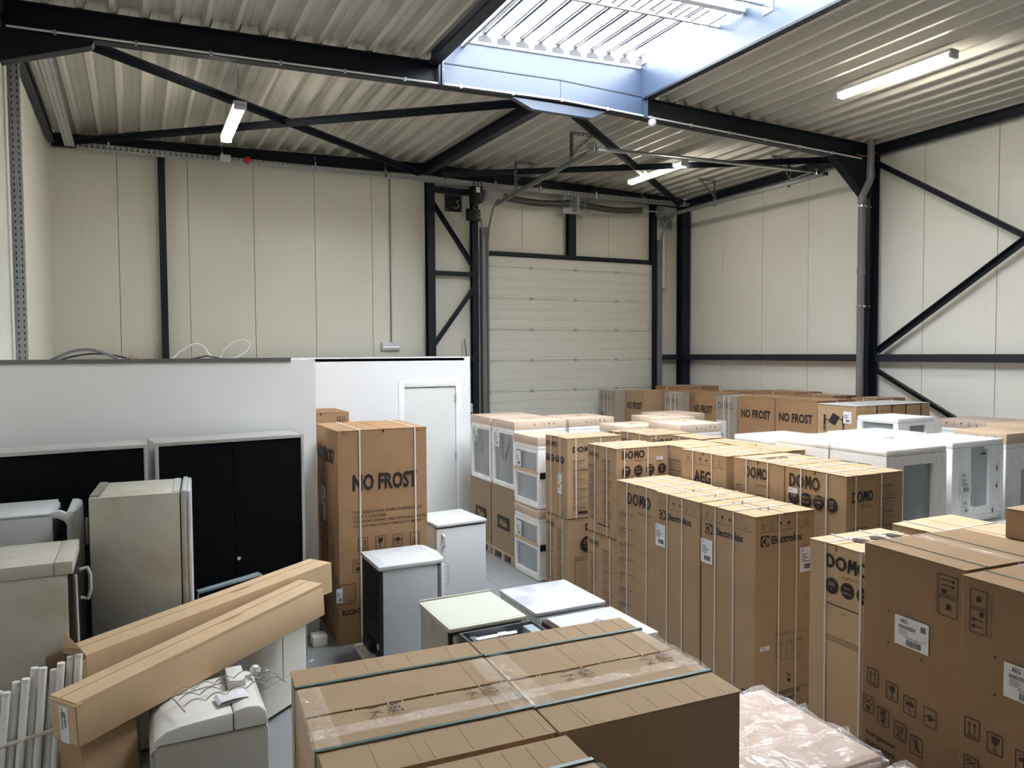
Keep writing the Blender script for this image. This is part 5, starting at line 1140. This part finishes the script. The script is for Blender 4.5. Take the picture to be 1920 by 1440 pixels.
# vented round-cornered machine
t, a, b_ = app('washing_machine', 'rounded ivory machine with vent louvres behind the top loader', .50, 1.12, 6.04, 6.66, 0, 40, 'washing machine')
SM = mat('ivory_machine_enamel', (.72, .70, .62), .4, var=.03)
def rrect(hx, hy, r, n=6):
    return [(sx*(hx-r)+r*math.cos(q+PI/2*k/n), sy*(hy-r)+r*math.sin(q+PI/2*k/n)) for sx, sy, q in ((1, 1, 0), (-1, 1, PI/2), (-1, -1, PI), (1, -1, 3*PI/2)) for k in range(n+1)]
P = rrect(a, b_, .09)
MB().prism(P, lambda x, y: (x, y, .04), lambda x, y: (x, y, .28)).build('lower_shell', SM, t, smooth=True)
MB().prism(P, lambda x, y: (x, y, .285), lambda x, y: (x, y, .80)).build('upper_shell', SM, t, smooth=True)
MB().prism(rrect(a+.005, b_+.005, .09), lambda x, y: (x, y, .802), lambda x, y: (x, y, .84)).build('top_cap', SM, t, .01)
MB().box((-.03, -b_-.003, .28), (-.025, -b_, .80)).build('shell_seam', SEAM, t)
for ci in range(5):
    for k in range(3):
        x = -.24+ci*.12
        MB().prism([(-.035, 0), (.035, 0), (.03, -.012), (-.03, -.012)], lambda p, q: (x+p, -b_+q, .70-k*.035), lambda p, q: (x+p, -b_+q*.2, .715-k*.035)).build('louvre', SM, t)
# long cartons
def longcarton(label, P0, dirv, L, w, h, open_end=False):
    D = Vector(dirv).normalized(); Sd = Vector((-D.y, D.x, 0)).normalized(); Up = D.cross(Sd).normalized()
    if Up.z < 0: Up = -Up
    t = empty('long_box', (0, 0, 0), 0, label, 'box'); M = Matrix((D, Sd, Up)).transposed().to_4x4(); M.translation = Vector(P0); t.matrix_world = M
    # local: x along, y to the back, z up; P0 is the top front edge at the near end
    mb = MB()
    if open_end:
        e = .004
        mb.box((0, 0, -h), (L, w, -h+e)).box((0, 0, -h+e), (L, e, -e)).box((0, w-e, -h+e), (L, w, -e)).box((L-e, e, -h+e), (L, w-e, -e)).box((.0, e, -.024), (L, w-e, -.019)) 
        mb.build('carton_body', KRAFT2, t)
        for (y0, y1, ang, ln) in ((.0, w, .55, .2),):
            MB().add([(0, y0, 0), (0, y1, 0), (ln*.25-.02, y1+.01, .075), (ln*.1-.06, y0-.01, .06), (.003, y0, .004), (.003, y1, .004), (ln*.25-.017, y1+.01, .079), (ln*.1-.057, y0-.01, .064)], [(0, 1, 2, 3), (7, 6, 5, 4), (0, 3, 7, 4), (1, 5, 6, 2), (2, 6, 7, 3)]).build('end_flap', KRAFT2, t)
            MB().add([(0, w, -.01), (0, w, -h+.01), (-.08, w+.04, -h+.03), (-.08, w+.04, -.03), (.003, w, -.01), (.003, w, -h+.01)], [(0, 1, 2, 3), (0, 3, 2, 1)]).build('end_flap', KRAFT2, t)
            MB().add([(0, 0, -.01), (0, 0, -h+.01), (-.06, .02, -h+.03), (-.05, .015, -.03)], [(0, 1, 2, 3)]).build('end_flap', KRAFT2, t)
        MB().box((.03, .01, -h+.006), (.04, w-.01, -.02)).build('inner_shade', BLACKM, t)  # black sheet stands in for the shade inside the open end
    else:
        mb.box((0, 0, -h), (L, w, -.018)); mb.build('carton_body', KRAFT2, t, .004)
        MB().box((-.008, .006, -h+.01), (-.001, w-.01, -.012)).build('end_flap', KRAFT2, t, .002)
        MB().box((-.012, -.004, -.02), (.03, w, -.002)).build('end_fold', KRAFT2, t, .003)
        f = Decal((-.0085, w*.62, -.03), (0, -1, 0), (0, 0, -1), .001); f.rect(0, 0, .075, h*.86, 0); r = random.Random(2)
        f.text('NL', .012, .01, .014, m=1, lay=1); f.text('2 x 4 meter', .05, .03, .014, .09, rot=PI/2, m=1, lay=1)
        for k in range(6): f.rect(.015+k*.008, .03, .018+k*.008, .06+.08*r.random(), 1, 1)
        f.build('sticker', [STICK, INK], t)
    MB().box((0, .001, -.017), (L, w*.60, .006)).build('lid_panel', KRAFT2, t)
    MB().box((0, w*.635, -.017), (L, w-.001, .006)).build('lid_panel', KRAFT2, t)
    MB().box((L, .002, -h+.004), (L+.006, w-.004, .0)).build('end_flap', KRAFT2, t)
    f = Decal((0, w, .007), (1, 0, 0), (0, -1, 0), .001)
    f.poly([(L*.55, w*.42), (L*.62, w*.40), (L*.66, w*.52), (L*.585, w*.5)]); f.build('torn_spot', KRAFTD, t)
    return t
longcarton('front one of two long narrow cartons, paper label on its near end', (-.33, 4.65, .965), (1.58, 1.16, .115), 1.96, .235, .243)
longcarton('rear long narrow carton with its near end flaps open', (-.30, 5.06, 1.075), (1.71, 1.18, .04), 2.08, .24, .243, True)
t = empty('leaning_carton', (-.19, 4.96, 0), math.radians(36.3), 'tan carton standing on end beneath the long cartons', 'box')
MB().prism([(-.19, -.1), (.15, -.1), (.20, -.05), (.22, .1), (-.19, .1)], lambda x, y: (x, y, 0), lambda x, y: (x-.05, y, .695)).build('carton_body', KRAFT, t, .003)
MB().box((-.22, -.08, .696), (.14, .09, .70)).build('top_flap', KRAFT, t)
# tubes: used fluorescent tubes standing in a bundle
TUBE = mat('frosted_tube_glass', (.93, .92, .9), .35); TCAP = mat('white_tube_cap', (.8, .79, .76), .35)
rnd = random.Random(11); k = 0
tl = ['first', 'second', 'third', 'fourth', 'fifth', 'sixth', 'seventh', 'eighth', 'ninth', 'tenth', 'eleventh', 'twelfth', 'thirteenth', 'fourteenth', 'fifteenth', 'sixteenth']
for i in range(15):
    x = -.335-.043*i+rnd.uniform(-.004, .004); y = 5.04+(.035 if i % 2 else 0)-.012*i; z = 1.10-.012*i+rnd.uniform(-.035, .035)
    bx_, by_ = x-.09+rnd.uniform(-.006, .006), y-.03
    t = empty('fluorescent_tube', (bx_, by_, 0), 0, 'white fluorescent tube in the upright bundle, %s from the long cartons' % tl[i], 'tube', 'fluorescent tubes standing in the corner bundle')
    v = Vector((x-bx_, y-by_, z)); u = v.normalized()
    MB().tube([u*.02, v-u*.02], .021, 12).build('glass_tube', TUBE, t, smooth=True)
    MB().tube([v-u*.02, v], .0212, 12).build('end_cap', TCAP, t, smooth=True); MB().tube([Vector((0, 0, 0)), u*.02], .0212, 12).build('end_cap', TCAP, t, smooth=True)
thing('tape_band', MB().tube([(-.34, 4.99, .72), (-.6, 4.955, .70), (-.85, 4.88, .69), (-1.02, 4.84, .67)], .012, 6), mat('pale_packing_tape', (.6, .55, .45), .4), 'band of packing tape around the tube bundle', 'tape')
# shelf frame and foam scraps
t = empty('glass_shelf', (.62, 6.98, 0), math.radians(22), 'pale wire shelf leaning between the cream fridge and the black cabinet', 'shelf')
t.location = (.69, 6.89, 0); t.rotation_euler = (0, 0, math.radians(4))
MB().bar((-.26, 0, .83), (.26, 0, .91), .012, .02).bar((-.26, .1, .82), (.26, .1, .90), .012, .012).bar((-.26, 0, 0), (-.26, 0, .83), .012, .012).bar((.26, 0, 0), (.26, 0, .91), .012, .012).build('frame', mat('pale_teal_steel', (.45, .55, .58), .35, .4), t)
MB().bar((-.25, .05, .82), (.25, .05, .9), .1, .006).build('shelf_plate', mat('greenish_glass_edge', (.35, .45, .45), .2), t)
thing('foam_block', MB().box((1.48, 7.35, 0), (1.62, 7.5, .10)), EPSC, 'small white foam block at the foot of the very tall carton', 'foam', bevel=.01)
for i, (x, y, l) in enumerate(((1.36, 7.0, 'small paper scrap on the floor before the very tall carton'), (1.45, 6.2, 'tiny white crumb on the floor behind the front cartons'))):
    thing('floor_litter', MB().prism([(0, 0), (.05, .01), (.06, .035), (.02, .04)], lambda p, q: (x+p, y+q, .001), lambda p, q: (x+p, y+q, .01+.01*(p > .03))), PAPER, l, 'litter')
